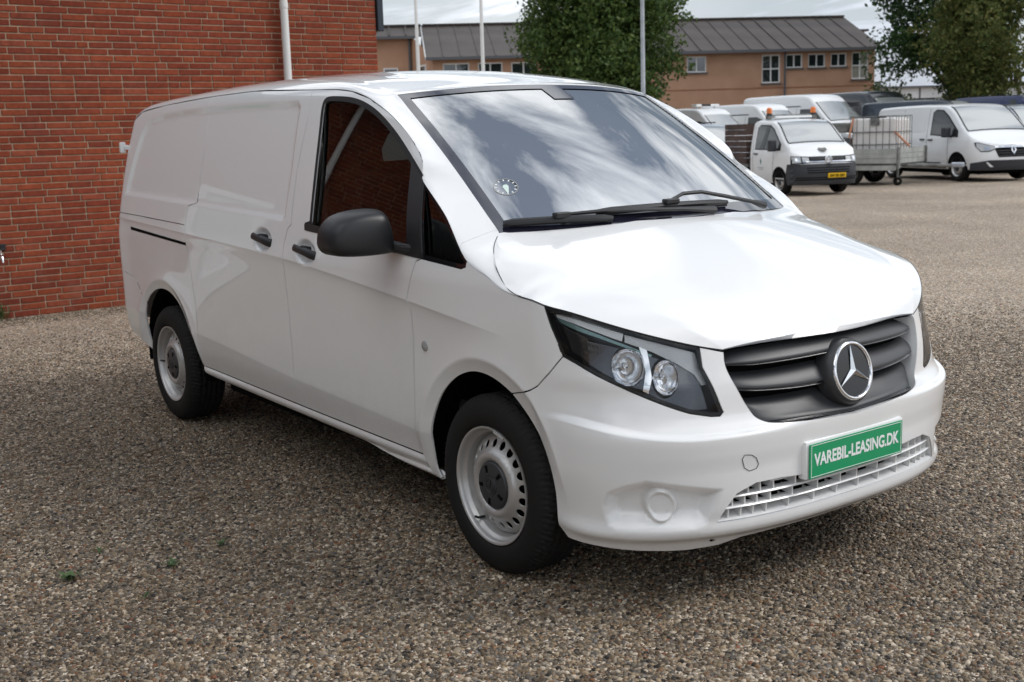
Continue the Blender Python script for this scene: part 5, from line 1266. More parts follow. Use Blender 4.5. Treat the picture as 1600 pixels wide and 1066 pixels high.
# verge, and the taller flat-topped wing on the left
vg = MB().prism([(-.35, EAVE-.16), (-.35, EAVE+.02), (DEP, RID+.02), (DEP, RID-.16)], 'x', -.42, -.34).build('verge', M['winwhite'], ob)
mk('set_back_wall', [(-13, 3.9, 0), (-1.0, 3.9, 0), (-1.0, 3.9, 7.12), (-13, 3.9, 7.12)], [(0, 1, 2, 3)], ochre, ob)
zr_ = lambda y: z0 + slope*(y-y0)
for i in range(13):
    xa = -.37-.92*(i+1); mb = MB().add([(xa, 3.55, zr_(3.55)), (xa+.92, 3.55, zr_(3.55)), (xa+.92, DEP, RID), (xa, DEP, RID), (xa, 3.55, zr_(3.55)-.06), (xa+.92, 3.55, zr_(3.55)-.06)], [(0, 1, 2, 3), (0, 4, 5, 1)]); mb.build('roof_panel', roofm, ob, fix=False)
    if i > 0: MB().tube([(xa+.92, 3.55, zr_(3.55)+.05), (xa+.92, DEP, RID+.05)], .05, 4).build('roof_seam', roofm, ob)
MB().box((-7.0, 3.5, zr_(3.5)-.06), (12.6, .13, .15)).build('gutter', M['trim'], ob); MB().box((-6.7, DEP, RID+.04), (12.6, .35, .10)).build('ridge_cap', roofm, ob)
MB().tube([(-1.12, 3.8, 0), (-1.12, 3.8, 7.0)], .07, 8).build('downpipe', M['trim'], ob)
window(-2.62, -1.80, 4.9, 5.40, 1, 1, 0, 3.88, ob)
MB().box((25.2, 7.2, 3.5), (1.8, 2.0, 7.0)).build('stair_block', ochre, ob)
MB().box((25.2, 7.2, 7.05), (2.2, 2.4, .12)).build('stair_roof', roofm, ob)
# window in the left end wall
SW = Matrix.Translation((-.50, 1.95, 5.0)) @ Matrix.Rotation(math.atan2(3.9, -1.0), 4, 'Z'); wi = MB().box((0, .02, 0), (1.5, .08, .8), 0, SW).build('window', M['winwhite'], ob); MB().box((0, .055, 0), (1.25, .03, .62), 0, SW).build('pane', M['pane'], wi)

# far white hall behind the right-hand trees
wh = empty('white_hall', (-52, 80, 0), math.radians(58)); tag(wh, 'long low white industrial hall far behind the trees on the right', 'building')
cladm = noise_col(mat('white_cladding', (.62, .63, .64), .6), (.56, .57, .58), (.68, .69, .70), .4)
MB().box((10, 4, 2.1), (60, 8, 4.2)).build('wall', cladm, wh); MB().box((10, 4, 4.27), (60.6, 8.6, .14)).build('roof', M['trim'], wh)
for x_ in (-14, -9.5, 1, 6, 11):
    MB().box((x_, -.02, 2.4), (3.2, .08, 1.1)).build('window', M['pane'], wh)
for x_ in np.arange(-18, 38, 4.0): MB().box((x_, -.03, 2.1), (.10, .06, 4.1)).build('cladding_joint', M['trim'], wh)
gs = empty('small_shed', (-36.5, 53.5, 0), math.radians(20)); tag(gs, 'small pale grey hut with a dark opening behind the parked vans', 'hut')
MB().box((0, 0, 1.35), (3.0, 2.4, 2.7)).build('wall', cladm, gs); MB().box((0, 0, 2.76), (3.3, 2.7, .12)).build('roof', M['trim'], gs); MB().box((.2, -1.21, 1.6), (1.2, .05, 1.3)).build('window', M['pane'], gs)

# poles
polem = mat('white_pole_paint', (.74, .74, .73), .4); gal = noise_col(mat('galvanised_pole', (.34, .36, .38), .45, .5), (.30, .32, .34), (.40, .42, .44), 3)
for (x, y), lab in (((-29.75, 17.455), 'white flagpole nearest the brick building'), ((-28.51, 19.155), 'white flagpole between the first one and the round tree')):
    fp = empty('flagpole', (x, y, 0)); tag(fp, lab, 'flagpole', 'flagpoles on the forecourt')
    MB().tube([(0, 0, 0), (0, 0, 4), (0, 0, 9)], [.07, .06, .035], 12).build('mast', polem, fp, True)
    MB().lathe([(.14, 0), (.14, .25), (.08, .3)], 12, None, 'z').build('base', gal, fp, True); MB().lathe([(.001, 9.12), (.05, 9.08), (.05, 9.0)], 10, None, 'z').build('finial', polem, fp, True)
    MB().tube([(.09, 0, 1.2), (.085, 0, 8.9)], .006, 5).build('halyard', polem, fp)
lpz = empty('street_lamp', (-19.31, 17.685, 0)); tag(lpz, 'grey lamp post standing in front of the round green tree', 'lamp post')
MB().tube([(0, 0, 0), (0, 0, 1.2), (0, 0, 1.25), (0, 0, 7)], [.085, .085, .06, .045], 12).build('post', gal, lpz, True)
MB().tube([(0, 0, 6.9), (.25, 0, 7.15), (.7, 0, 7.25)], .035, 8).build('arm', gal, lpz, True); MB().box((.9, 0, 7.25), (.55, .22, .10)).build('lamp_head', gal, lpz, bevel=.03)
# ------------------------------------------------------------------ trees and bushes
def leafmat(name, c1, c2, c3):
    m_ = mat(name, c1, .55, spec=.3); n, l, b = nodes(m_)
    ge = n.new('ShaderNodeNewGeometry'); r = n.new('ShaderNodeValToRGB')
    for i, (p_, c) in enumerate(((0, c1), (.55, c2), (1, c3))):
        e = r.color_ramp.elements[i] if i < 2 else r.color_ramp.elements.new(p_); e.position = p_; e.color = (*c, 1)
    l.new(ge.outputs['Random Per Island'], r.inputs[0]); l.new(r.outputs[0], b.inputs['Base Color'])
    tl = n.new('ShaderNodeBsdfTranslucent'); mxs = n.new('ShaderNodeMixShader'); mxs.inputs[0].default_value = .28; l.new(r.outputs[0], tl.inputs[0]); l.new(b.outputs[0], mxs.inputs[1]); l.new(tl.outputs[0], mxs.inputs[2]); l.new(mxs.outputs[0], n['Material Output'].inputs['Surface'])
    return m_
barkm = noise_bump(noise_col(mat('bark', (.06, .048, .038), .9), (.04, .032, .025), (.09, .072, .055), 6), 10, .8, .03)
def crown_mesh(name, blobs, n_leaf, size, mt, parent, seed, shell=.55):
    q = np.random.default_rng(seed); B = np.array(blobs, float); vol = (B[:, 3]*B[:, 4]*B[:, 5])**.8; k = q.choice(len(B), n_leaf, p=vol/vol.sum())
    d = q.normal(size=(n_leaf, 3)); d /= np.linalg.norm(d, axis=1, keepdims=True); r = q.uniform(shell, 1.04, n_leaf)
    r *= 1 + .16*np.sin(d[:, 0]*5+k)*np.cos(d[:, 1]*6+k*2) + .10*np.sin(d[:, 2]*11+k)
    # clumps: leaves gather on sprays
    c = B[k, :3] + d*r[:, None]*B[k, 3:6]
    ns_ = n_leaf//9; sp_ = c[:ns_]; idx = q.integers(0, ns_, n_leaf); c = np.where(q.random(n_leaf)[:, None] < .8, sp_[idx] + q.normal(size=(n_leaf, 3))*size*1.5*np.array([1, 1, .6]), c)
    a = q.normal(size=(n_leaf, 3)); a /= np.linalg.norm(a, axis=1, keepdims=True); b_ = np.cross(a, q.normal(size=(n_leaf, 3))); b_ /= np.linalg.norm(b_, axis=1, keepdims=True)
    s = size*q.uniform(.6, 1.25, n_leaf)[:, None]
    V = np.stack([c - a*s, c + b_*s*.55, c + a*s, c - b_*s*.55], 1).reshape(-1, 3)
    me = bpy.data.meshes.new(name); me.vertices.add(len(V)); me.vertices.foreach_set('co', V.ravel().astype(np.float32)); me.loops.add(len(V)); me.loops.foreach_set('vertex_index', np.arange(len(V), dtype=np.int32))
    me.polygons.add(n_leaf); me.polygons.foreach_set('loop_start', np.arange(0, 4*n_leaf, 4, dtype=np.int32)); me.update(calc_edges=True); me.materials.append(mt)
    return link(bpy.data.objects.new(name, me), parent)
def tree(name, loc, label, cat, blobs, n_leaf, size, mt, trunk_r, trunk_h, limbs, seed, group=None, shell=.55, sc_=1.0):
    t = empty(name, loc); tag(t, label, cat, group)
    q = random.Random(seed); mb = MB()
    mb.tube([(0, 0, 0), (q.uniform(-.05, .05), 0, trunk_h*.5), (q.uniform(-.1, .1), q.uniform(-.1, .1), trunk_h)], [trunk_r*1.25, trunk_r, trunk_r*.85], 10)
    mb.build('trunk', barkm, t, True)
    lb = MB()
    for k in range(limbs):
        bl = blobs[k % len(blobs)]; e = Vector(bl[:3]) + Vector((q.uniform(-.5, .5), q.uniform(-.5, .5), q.uniform(-.2, .4)))*.6; s0 = Vector((0, 0, trunk_h*q.uniform(.75, 1.0)))
        m_ = s0.lerp(e, .5) + Vector((q.uniform(-.2, .2), q.uniform(-.2, .2), .25)); lb.tube([s0, m_, e], [trunk_r*.55, trunk_r*.34, trunk_r*.08], 6)
    lb.build('limb', barkm, t, True)['kind'] = 'stuff'
    crown_mesh('crown', blobs, n_leaf, size, mt, t, seed, shell); t.scale = (sc_,)*3; return t
L1 = leafmat('maple_leaves', (.036, .070, .016), (.064, .110, .026), (.120, .165, .042))
L2 = leafmat('dark_leaves', (.024, .056, .018), (.040, .085, .026), (.070, .120, .036))
L3 = leafmat('autumn_leaves', (.066, .098, .024), (.105, .135, .036), (.180, .165, .050))
L4 = leafmat('hedge_leaves', (.04, .07, .015), (.07, .11, .025), (.12, .15, .04))
r = random.Random(11)
def blobset(n_, R, H, z0, seed, flat=1.0):
    q = random.Random(seed); out = []
    for k in range(n_):
        a = q.uniform(0, 6.28); t = (k+.5)/n_; z = z0 + H*t; rr = R*(1-(2*t-1)**2*.75)**.5*q.uniform(.35, .78); s = R*q.uniform(.26, .42)
        out.append((rr*math.cos(a), rr*math.sin(a), z, s, s, s*.8*flat))
    return out
tree('broadleaf_tree', (-31.2, 26.1, 0), 'round dense green tree in the middle, in front of the long roof', 'tree', blobset(46, 3.6, 5.6, 2.2, 2) + [(0, 0, 4.6, 2.7, 2.7, 2.6)], 64000, .092, L1, .22, 2.6, 9, 5, 'trees round the car park', .35)
tree('broadleaf_tree', (-31.0, 49.1, 0), 'dark green tree to the right of the office building', 'tree', blobset(34, 3.7, 7.0, 2.6, 4) + [(.3, .3, 6.2, 2.2, 2.2, 2.4)], 36000, .10, L2, .24, 3.3, 9, 8, 'trees round the car park', .4, 1.16)
tree('broadleaf_tree', (-26.7, 46.4, 0), 'olive tree turning brown with a forked trunk at the right edge', 'tree', blobset(36, 3.5, 5.6, 2.5, 6), 34000, .078, L3, .17, 2.6, 10, 9, 'trees round the car park', .35, 1.25)
def bush(name, loc, label, R, H, n_, seed, mt=L4): 
    t = empty(name, loc); tag(t, label, 'bush', 'bushes at the edge of the car park')
    bl = [(r.uniform(-.7, .7)*R, r.uniform(-.7, .7)*R, H*r.uniform(.35, .75), R*.5, R*.5, H*.32) for _ in range(9)]
    st = MB()
    for q in bl[:5]: st.tube([(q[0]*.3, q[1]*.3, 0), (q[0], q[1], q[2])], [.05, .02], 5)
    st.build('stem', barkm, t)['kind'] = 'stuff'; crown_mesh('crown', bl, n_, .10, mt, t, seed)
bush('shrub', (-32.1, 45.3, 0), 'light green bush beside the right end of the office building', 2.0, 3.6, 3200, 3)
bush('shrub', (-34.5, 52.6, 0), 'low yellowish bush behind the dark van with the bright screen', 1.6, 2.9, 2200, 4)
bush('shrub', (-31.0, 52.5, 0), 'sparse brown bush below the dark tree', 2.2, 2.9, 2600, 5, L3)
bush('shrub', (-35.5, 33.5, 0), 'green bush under the round tree against the orange wall', 1.8, 2.6, 2600, 6)
# ------------------------------------------------------------------ parked vans, pick-up and trailer
def fglass(name, base_c, ior):
    m_ = bpy.data.materials.new(name); m_.use_nodes = True; n = m_.node_tree.nodes; l = m_.node_tree.links; b = n['Principled BSDF']
    b.inputs['Base Color'].default_value = (*base_c, 1); b.inputs['Roughness'].default_value = .5
    gl = n.new('ShaderNodeBsdfGlossy'); gl.inputs['Roughness'].default_value = .01; fr = n.new('ShaderNodeFresnel'); fr.inputs['IOR'].default_value = ior; mx = n.new('ShaderNodeMixShader')
    l.new(fr.outputs[0], mx.inputs[0]); l.new(b.outputs[0], mx.inputs[1]); l.new(gl.outputs[0], mx.inputs[2]); l.new(mx.outputs[0], n['Material Output'].inputs['Surface']); return m_
M['fscreen'] = fglass('parked_windscreen', (.22, .24, .24), 4.6); M['fwin'] = fglass('parked_side_window', (.012, .015, .016), 1.6)  # pale screen base carries part of the sky's reflection in its colour
M['vanwhite'] = mat('parked_white_paint', (.76, .77, .78), .3, coat=.8); M['vandark'] = mat('slate_grey_paint', (.045, .055, .075), .3, .3, coat=1); M['vanblack'] = mat('black_blue_paint', (.012, .014, .020), .25, .2, coat=1)
M['vanblue'] = mat('dark_blue_paint', (.012, .022, .095), .3, .2, coat=1); M['vansilver'] = mat('silver_blue_paint', (.42, .46, .52), .3, .5, coat=1); M['bumper'] = noise_bump(mat('bumper_plastic', (.028, .030, .036), .55), 60, .1, .004)
M['lampglass'] = fglass('parked_lamp', (.42, .44, .46), 1.8); M['orange'] = mat('beacon_orange', (.70, .17, .02), .3, coat=.4); M['yellow'] = mat('plate_yellow', (.72, .44, .01), .45); M['alu'] = noise_bump(noise_col(mat('aluminium_board', (.45, .46, .44), .5, .35), (.36, .37, .35), (.52, .53, .50), 3), 30, .05, .01)
M['steel'] = noise_col(mat('dirty_steel', (.18, .18, .17), .6, .4), (.10, .10, .095), (.26, .26, .25), 4)

_wheel = {}
def car_wheel(parent, x, y, R, side, w_=.22):
    key = (R, w_)
    wh = link(bpy.data.objects.new('wheel', None), parent); wh.location = (x, y, R); wh.rotation_euler = (0, 0, 0 if side < 0 else math.pi)
    if key not in _wheel:
        a = MB().lathe([(.64*R, .02), (.80*R, -.004), (.95*R, .012), (R, .04), (R, w_-.04), (.95*R, w_)], 36, None, 'y').build('tyre', M['tyre'], None, True, 50)
        b_ = MB().lathe([(.66*R, .018), (.64*R, .008), (.60*R, .03), (.50*R, .055), (.40*R, .035), (.28*R, .02), (.26*R, .03)], 32, None, 'y').build('rim', M['silver'], None, True, 40)
        c = MB().lathe([(.27*R, .035), (.25*R, .012), (.001, .008)], 24, None, 'y').build('hub_cap', M['bumper'], None, True, 40)
        d_ = MB()
        for k in range(12): aa = k*math.pi/6; d_.lathe([(.001, .046), (.045*R/.33, .046)], 10, Matrix.Translation((.50*R*math.cos(aa), 0, .50*R*math.sin(aa))), 'y')
        d_ = d_.build('rim_holes', M['void'], None); d_['kind'] = 'stuff'
        for o in (a, b_, c, d_): o.parent = wh
        _wheel[key] = [o.data for o in (a, b_, c, d_)]
    else:
        for nm, me in zip(('tyre', 'rim', 'hub_cap', 'rim_holes'), _wheel[key]):
            o = link(bpy.data.objects.new(nm, me), wh)
            if nm == 'rim_holes': o['kind'] = 'stuff'

class Van:
    """x forward from the front axle, y to the left; one swept body with real openings' worth of parts laid on it"""
    def __init__(s, root, W, top, xr, xf, paint, belt=1.05, n=2.6, xs=None, roofr=.09, tumble=.13, nose=.10, zb=.30, R=.34):
        s.root, s.w, s.xr, s.xf, s.belt, s.n, s.roofr, s.tumble, s.nose, s.zb, s.R = root, W/2, xr, xf, belt, n, roofr, tumble, nose, zb, R
        s.top = spl(top); s.xs = xs if xs is not None else xf-.62; s.paint = paint
        s.kz = spl([(.2, .07), (.34, .02), (.55, 0), (.75, .03), (.95, .10), (1.1, .19), (1.3, .30), (3, .3)])
    def hw(s, x):
        t = np.clip((x-s.xs)/(s.xf-s.xs), 0, 1); r_ = np.clip((s.xr+.12-x)/.12, 0, 1)
        return s.w*(1-t**s.n)**(1/s.n)*(1-.03*r_**2)
    def section(s, x, w=None):
        zt = float(s.top(x)); w = float(s.hw(np.array(x))) if w is None else w; bl = min(s.belt, zt-.06); h = zt-bl; tm = s.tumble*min(1, h/.9)*min(1, w/.5)
        P = [(w*.93, s.zb), (w*.975, s.zb+.12), (w*.995, (s.zb+bl)/2), (w, bl-.12), (w*.99, bl)]
        hr = min(s.roofr, h*.8)
        for t in (.25, .5, .75, 1.0): P.append((w*.99 - tm*t**1.15, bl + (h-hr)*t))
        ye = P[-1][0]
        for a in (.2, .4, .6, .8, 1.0):
            P.append((ye - hr*1.1*(1-math.cos(a*math.pi/2))*min(1, w/.3), zt-hr + (hr-.015)*math.sin(a*math.pi/2)))
        ye = P[-1][0]
        for t in (.25, .5, .75, 1.0): P.append((ye*(1-t), zt-.015+.03*(1-(1-t)**2)*min(1, w/.5)))
        return P
    NT = 13       # index of the roof edge in a section
    def body(s, extra=()):
        t = np.linspace(0, 1, 22); nosex = s.xs + (s.xf-s.xs)*np.sin(t*math.pi/2)**.9
        xs = np.unique(np.round(np.concatenate([[s.xr, s.xr+.01, s.xr+.04, s.xr+.12], np.arange(s.xr+.3, s.xs, .12), nosex, list(extra)]), 4)); s.stations = xs
        rows = []
        for x in xs:
            P = s.section(x, max(float(s.hw(np.array(x))), .004)); row = [(x, y, z) for y, z in P]
            row = [(x - float(s.kz(z))*float(sstep(s.xs, s.xf, np.array(x))), y, z) for x, y, z in row]
            rows.append([(q[0], -q[1], q[2]) for q in row] + [(q[0], q[1], q[2]) for q in row[-2::-1]])
        s.rows = np.array(rows); r_, c = s.rows.shape[:2]
        F = [(i*c+j, (i+1)*c+j, (i+1)*c+j+1, i*c+j+1) for i in range(r_-1) for j in range(c-1)] + [tuple(range(c)), tuple(range((r_-1)*c, r_*c))[::-1]]
        o = mk('body', s.rows.reshape(-1, 3), F, s.paint, s.root, True)
        bm = bmesh.new(); bm.from_mesh(o.data); bmesh.ops.recalc_face_normals(bm, faces=bm.faces[:]); bm.to_mesh(o.data); bm.free(); o.data.set_sharp_from_angle(angle=math.radians(42)); s.bodyo = o
    def side(s, x, z):
        out = []
        for a, b_ in zip(np.atleast_1d(x), np.atleast_1d(z)):
            P = s.section(a); zs = [q[1] for q in P[:10]]; out.append(np.interp(b_, zs, [q[0] for q in P[:10]]))
        return np.array(out)
    def on_side(s, name, poly, mt, off=.006, th=.02, sides=(-1, 1), step=.12):
        uv, F = tri_poly(poly, [], step); y = s.side(uv[:, 0], uv[:, 1])
        for sg_ in sides:
            V = np.stack([uv[:, 0], sg_*(y+off), uv[:, 1]], 1); Nn = np.tile([0, sg_, .1], (len(V), 1)); V2, NN, F2 = lipped(V, Nn, F, th); mk(name, V2, F2, mt, s.root, False)
    def front_x(s, y, z):
        y = np.minimum(np.abs(y), s.w*.998); return s.xs + (s.xf-s.xs)*(1-(y/s.w)**s.n)**(1/s.n)
    def on_front(s, name, poly, mt, off=.008, th=.03, mirror=False, step=.08, parent=None):
        uv, F = tri_poly(poly, [], step); x = s.front_x(uv[:, 0], uv[:, 1]); k = s.kz(uv[:, 1])*sstep(s.xs, s.xf, x); o = None
        e = 1e-3; dx = (s.front_x(uv[:, 0]+e, 0)-s.front_x(uv[:, 0]-e, 0))/(2*e); nn = np.stack([np.ones(len(dx)), -dx, .15+0*dx], 1); nn /= np.linalg.norm(nn, axis=1, keepdims=True)
        for m_ in ((1, -1) if mirror else (1,)):
            V = np.stack([x-k, uv[:, 0], uv[:, 1]], 1) + nn*off; V, NN, F2 = lipped(V, nn, F, th); sv = np.array([1, m_, 1]); o = mk(name, V*sv, F2 if m_ > 0 else [f[::-1] for f in F2], mt, parent or s.root, False)
        return o
    def screen(s, x0, x1, mt, inset_=.04, off=.006):
        idx = [i for i, x in enumerate(s.stations) if x1-1e-6 <= x <= x0+1e-6]; c = s.rows.shape[1]; G = s.rows[idx][:, s.NT:c-s.NT]
        G = G + np.array([off*.6, 0, off]); o = mk('windscreen', G.reshape(-1, 3), [(i*G.shape[1]+j, (i+1)*G.shape[1]+j, (i+1)*G.shape[1]+j+1, i*G.shape[1]+j+1) for i in range(len(G)-1) for j in range(G.shape[1]-1)], mt, s.root, True)
        q = G[:, [0, -1]]; E = MB(); [E.tube([tuple(v) for v in q[:, k]], .016, 5) for k in (0, 1)]; E.tube([tuple(v) for v in G[-1]], .016, 5); E.build('screen_seal', M['rubber'], s.root)
        return G
    def arches(s, wb, r_=None):
        r_ = r_ or s.R*1.2
        for x in (0, -wb):
            a = np.linspace(-.1, math.pi+.1, 20); s.on_side('wheel_arch', [(x+r_*math.cos(t), s.R+r_*math.sin(t)) for t in a], M['void'], .003, .3)
        for x in (0, -wb):
            for sg_ in (-1, 1): car_wheel(s.root, x, sg_*(s.w+.0 - .012), s.R, sg_)
    def mirror(s, x, z, y0=None, sx=.16, sy=.20, sz=.26):
        for sg_ in (-1, 1):
            y = float(s.side(x, z)[0]); mb = MB().box((x, sg_*(y+.06+sy/2), z+.06), (sx, sy, sz)); mb.box((x+.02, sg_*(y+.03), z-.04), (.10, .12, .07)); mb.build('wing_mirror', M['bumper'], s.root, bevel=.03)
    def handle(s, x, z):
        for sg_ in (-1, 1): y = float(s.side(x, z)[0]); MB().box((x, sg_*(y+.02), z), (.19, .035, .04)).build('door_handle', M['bumper'], s.root, bevel=.008)
    def seam(s, pts, wd=.012):
        P = dense(pts, .15, False); y = s.side(P[:, 0], P[:, 1])
        for sg_ in (-1, 1):
            mb = MB()
            for (a, ya), (b_, yb) in zip(zip(P, y), zip(P[1:], y[1:])):
                d_ = (b_-a)/max(np.linalg.norm(b_-a), 1e-9); nn = np.array([-d_[1], d_[0]])*wd/2
                mb.add([(a[0]+nn[0], sg_*(ya+.003), a[1]+nn[1]), (b_[0]+nn[0], sg_*(yb+.003), b_[1]+nn[1]), (b_[0]-nn[0], sg_*(yb+.003), b_[1]-nn[1]), (a[0]-nn[0], sg_*(ya+.003), a[1]-nn[1])], [(0, 1, 2, 3)])
            mb.build('door_seam', M['rubber'], s.root, fix=False)

def letters(txt, size, mt, parent, loc, wdt): return text_mesh('lettering', txt, size, mt, parent, loc, (math.pi/2, 0, math.pi/2), .002, .001, width=wdt)
def under(v, wb): MB().box((-wb/2, 0, .28), (wb+1.2, v.w*1.5, .2)).build('underbody', M['void'], v.root)

# --- white panel van at the right (bright lamps, black grille)
def mid_van():
    t = empty('panel_van', (-14.73, 24.77, 0), 0)
    v = Van(t, 1.956, [(-4.0, 1.88), (-3.9, 1.94), (-2.2, 1.97), (-1.0, 1.955), (-.62, 1.90), (.28, 1.27), (.45, 1.18), (.72, 1.05), (.86, .98), (.95, .93)], -4.0, .95, M['vanwhite'], belt=1.12)
    v.body((.28, -.62, -.5, -.35, -.2, -.05, .1, .2)); v.screen(.28, -.62, M['fscreen']); v.arches(3.1, .41); under(v, 3.1)
    v.on_side('side_window', [(-1.18, 1.20), (-1.20, 1.74), (-1.08, 1.80), (-.80, 1.78), (-.52, 1.62), (-.05, 1.25), (-.02, 1.14), (-.5, 1.16)], M['fwin'], .005)
    v.on_side('window_surround', [(-1.22, 1.17), (-1.24, 1.76), (-1.10, 1.835), (-.78, 1.815), (-.49, 1.65), (.0, 1.27), (.02, 1.11), (-.5, 1.13)], M['rubber'], .002)
    v.on_side('side_moulding', [(-2.6, .32), (-2.6, .47), (-.75, .47), (-.52, .36), (-.5, .32)], M['bumper'], .012)
    v.on_side('rail_slot', [(-3.7, 1.12), (-2.35, 1.10), (-2.35, 1.06), (-3.7, 1.08)], M['void'], .003)
    v.on_side('side_panel', [(-3.75, 1.30), (-3.72, 1.78), (-1.50, 1.80), (-1.48, 1.26)], v.paint, .010, .014)
    v.seam([(-1.36, .40), (-1.38, 1.86)]); v.seam([(-.42, .42), (-.40, 1.12)]); v.seam([(-2.55, .45), (-2.6, 1.86)])
    v.handle(-1.55, 1.06); v.handle(-1.18, 1.05); v.mirror(-.28, 1.18)
    hl_ = v.on_front('headlight', [(.46, .80), (.44, .86), (.84, .98), (.90, .97), (.88, .86), (.80, .74), (.62, .74)], M['bumper'], .006, .04, True)
    for lab_, po in (('headlight', [(.47, .815), (.46, .855), (.86, .965), (.865, .85), (.79, .76), (.63, .76)]),): v.on_front(lab_, po, M['lampglass'], .014, .03, True)
    v.on_front('headlight', [(.60, .80), (.60, .85), (.72, .86), (.72, .79)], M['chrome'], .02, .02, True)
    v.on_front('grille', [(-.50, .84), (-.40, .60), (.40, .60), (.50, .84)], M['void'], .006, .03)
    for z_, hw_ in ((.64, .40), (.70, .43), (.76, .46)): v.on_front('grille_bar', [(-hw_, z_-.012), (hw_, z_-.012), (hw_, z_+.012), (-hw_, z_+.012)], M['bumper'], .02, .02)
    v.on_front('grille_trim', [(-.48, .835), (.48, .835), (.48, .875), (-.48, .875)], M['chrome'], .02, .02)
    v.on_front('badge', [(0, .66), (.075, .78), (0, .91), (-.075, .78)], M['chrome'], .035, .03); v.on_front('badge', [(0, .71), (.038, .78), (0, .855), (-.038, .78)], M['bumper'], .04, .01)
    v.on_front('front_bumper', [(-.95, .28), (-.95, .46), (-.80, .50), (-.62, .53), (.62, .53), (.80, .50), (.95, .46), (.95, .28)], M['bumper'], .012, .05)
    v.on_front('bumper_flash', [(.52, .36), (.66, .48), (.70, .48), (.60, .36)], M['vanwhite'], .02, .02, True)
    MB().tube([(-.85, 0, 1.95), (-1.0, 0, 2.16)], .008, 6).build('aerial', M['rubber'], t)
    return t, v
t, v = mid_van(); tag(t, 'white parked van with black lower bumper and chrome trimmed grille at the right edge', 'van', 'parked vans')
def place(t, x, y, hd, sc_=1.0): t.location = (x, y, 0); t.scale = (sc_,)*3; t.rotation_euler = (0, 0, math.radians(hd))
H_MID = -23; a = math.radians(H_MID); place(t, -14.73 - math.sin(a)*.87*1, 24.77 + math.cos(a)*.87, H_MID, 1.03)

# --- high roofed white vans in the row behind
def high_van(paint, H=2.5, L_=5.6, seamw=True):
    t = empty('panel_van'); v = Van(t, 2.0, [(-L_+.95, H-.06), (-L_+1.1, H-.01), (-2.2, H), (-1.35, H-.03), (-1.05, H-.13), (-.85, H-.30), (.02, 1.52), (.30, 1.36), (.62, 1.17), (.84, 1.02), (.95, .93)], -L_+.95, .95, paint, belt=1.25, roofr=.14, tumble=.14)
    v.body((.02, -.10, -.22, -.35, -.5, -.65, -.85)); v.screen(.02, -.85, M['fscreen']); v.arches(3.5, .42); under(v, 3.5)
    v.on_side('side_window', [(-1.42, 1.32), (-1.42, 1.95), (-.95, 1.95), (-.66, 1.86), (-.05, 1.36), (-.03, 1.26)], M['fwin'], .005)
    v.on_side('roof_moulding', [(-2.9, H-.42), (-1.5, H-.42), (-1.35, H-.46), (-2.9, H-.46)], M['rubber'], .004)
    v.seam([(-1.58, .42), (-1.60, H-.5)]); v.mirror(-.15, 1.35, sz=.36); v.handle(-1.4, 1.12)
    v.on_side('side_moulding', [(-L_+1.4, .55), (-L_+1.4, .68), (-.55, .68), (-.55, .55)], M['bumper'], .012)
    v.on_front('headlight', [(.50, .86), (.48, .98), (.86, 1.10), (.90, .94), (.80, .84)], M['lampglass'], .01, .03, True); v.on_front('grille', [(-.46, .98), (-.40, .72), (.40, .72), (.46, .98)], M['bumper'], .01, .03)
    v.on_front('front_bumper', [(-.97, .30), (-.97, .62), (-.5, .66), (.5, .66), (.97, .62), (.97, .30)], M['bumper'], .012, .05)
    return t, v
HV = [((-27.6, 36.6), -7, 'tall white van standing directly behind the pick-up, the nearest of the high roofs', M['vanwhite'], 1.14), ((-28.2, 33.8), -6, 'tall white van in the middle of the three high roofed ones', M['vanwhite'], 1.0), ((-28.9, 31.2), -3, 'tall white van with a light bar on its roof, leftmost of the high roofed ones', M['vanwhite'], .95)]
for (x, y), hd, lab, pt, H in HV:
    t, v = high_van(pt, 2.5); place(t, x, y, hd, H); tag(t, lab, 'van', 'parked vans')
    if 'light bar' in lab:
        lb = MB().box((-1.55, 0, 2.60), (.30, 1.3, .10)); lb.box((-1.55, .5, 2.53), (.1, .06, .1)); lb.box((-1.55, -.5, 2.53), (.1, .06, .1)); lb.build('light_bar', M['plate_white'], t, bevel=.02); MB().box((-1.55, -.1, 2.61), (.31, .5, .085)).build('light_bar_lens', M['bumper'], t)
t, v = high_van(M['vanblack'], 2.68); place(t, -27.2, 39.8, -14, 1.1); tag(t, 'large black high roofed van with bright cloud reflections on its windscreen', 'van', 'parked vans')
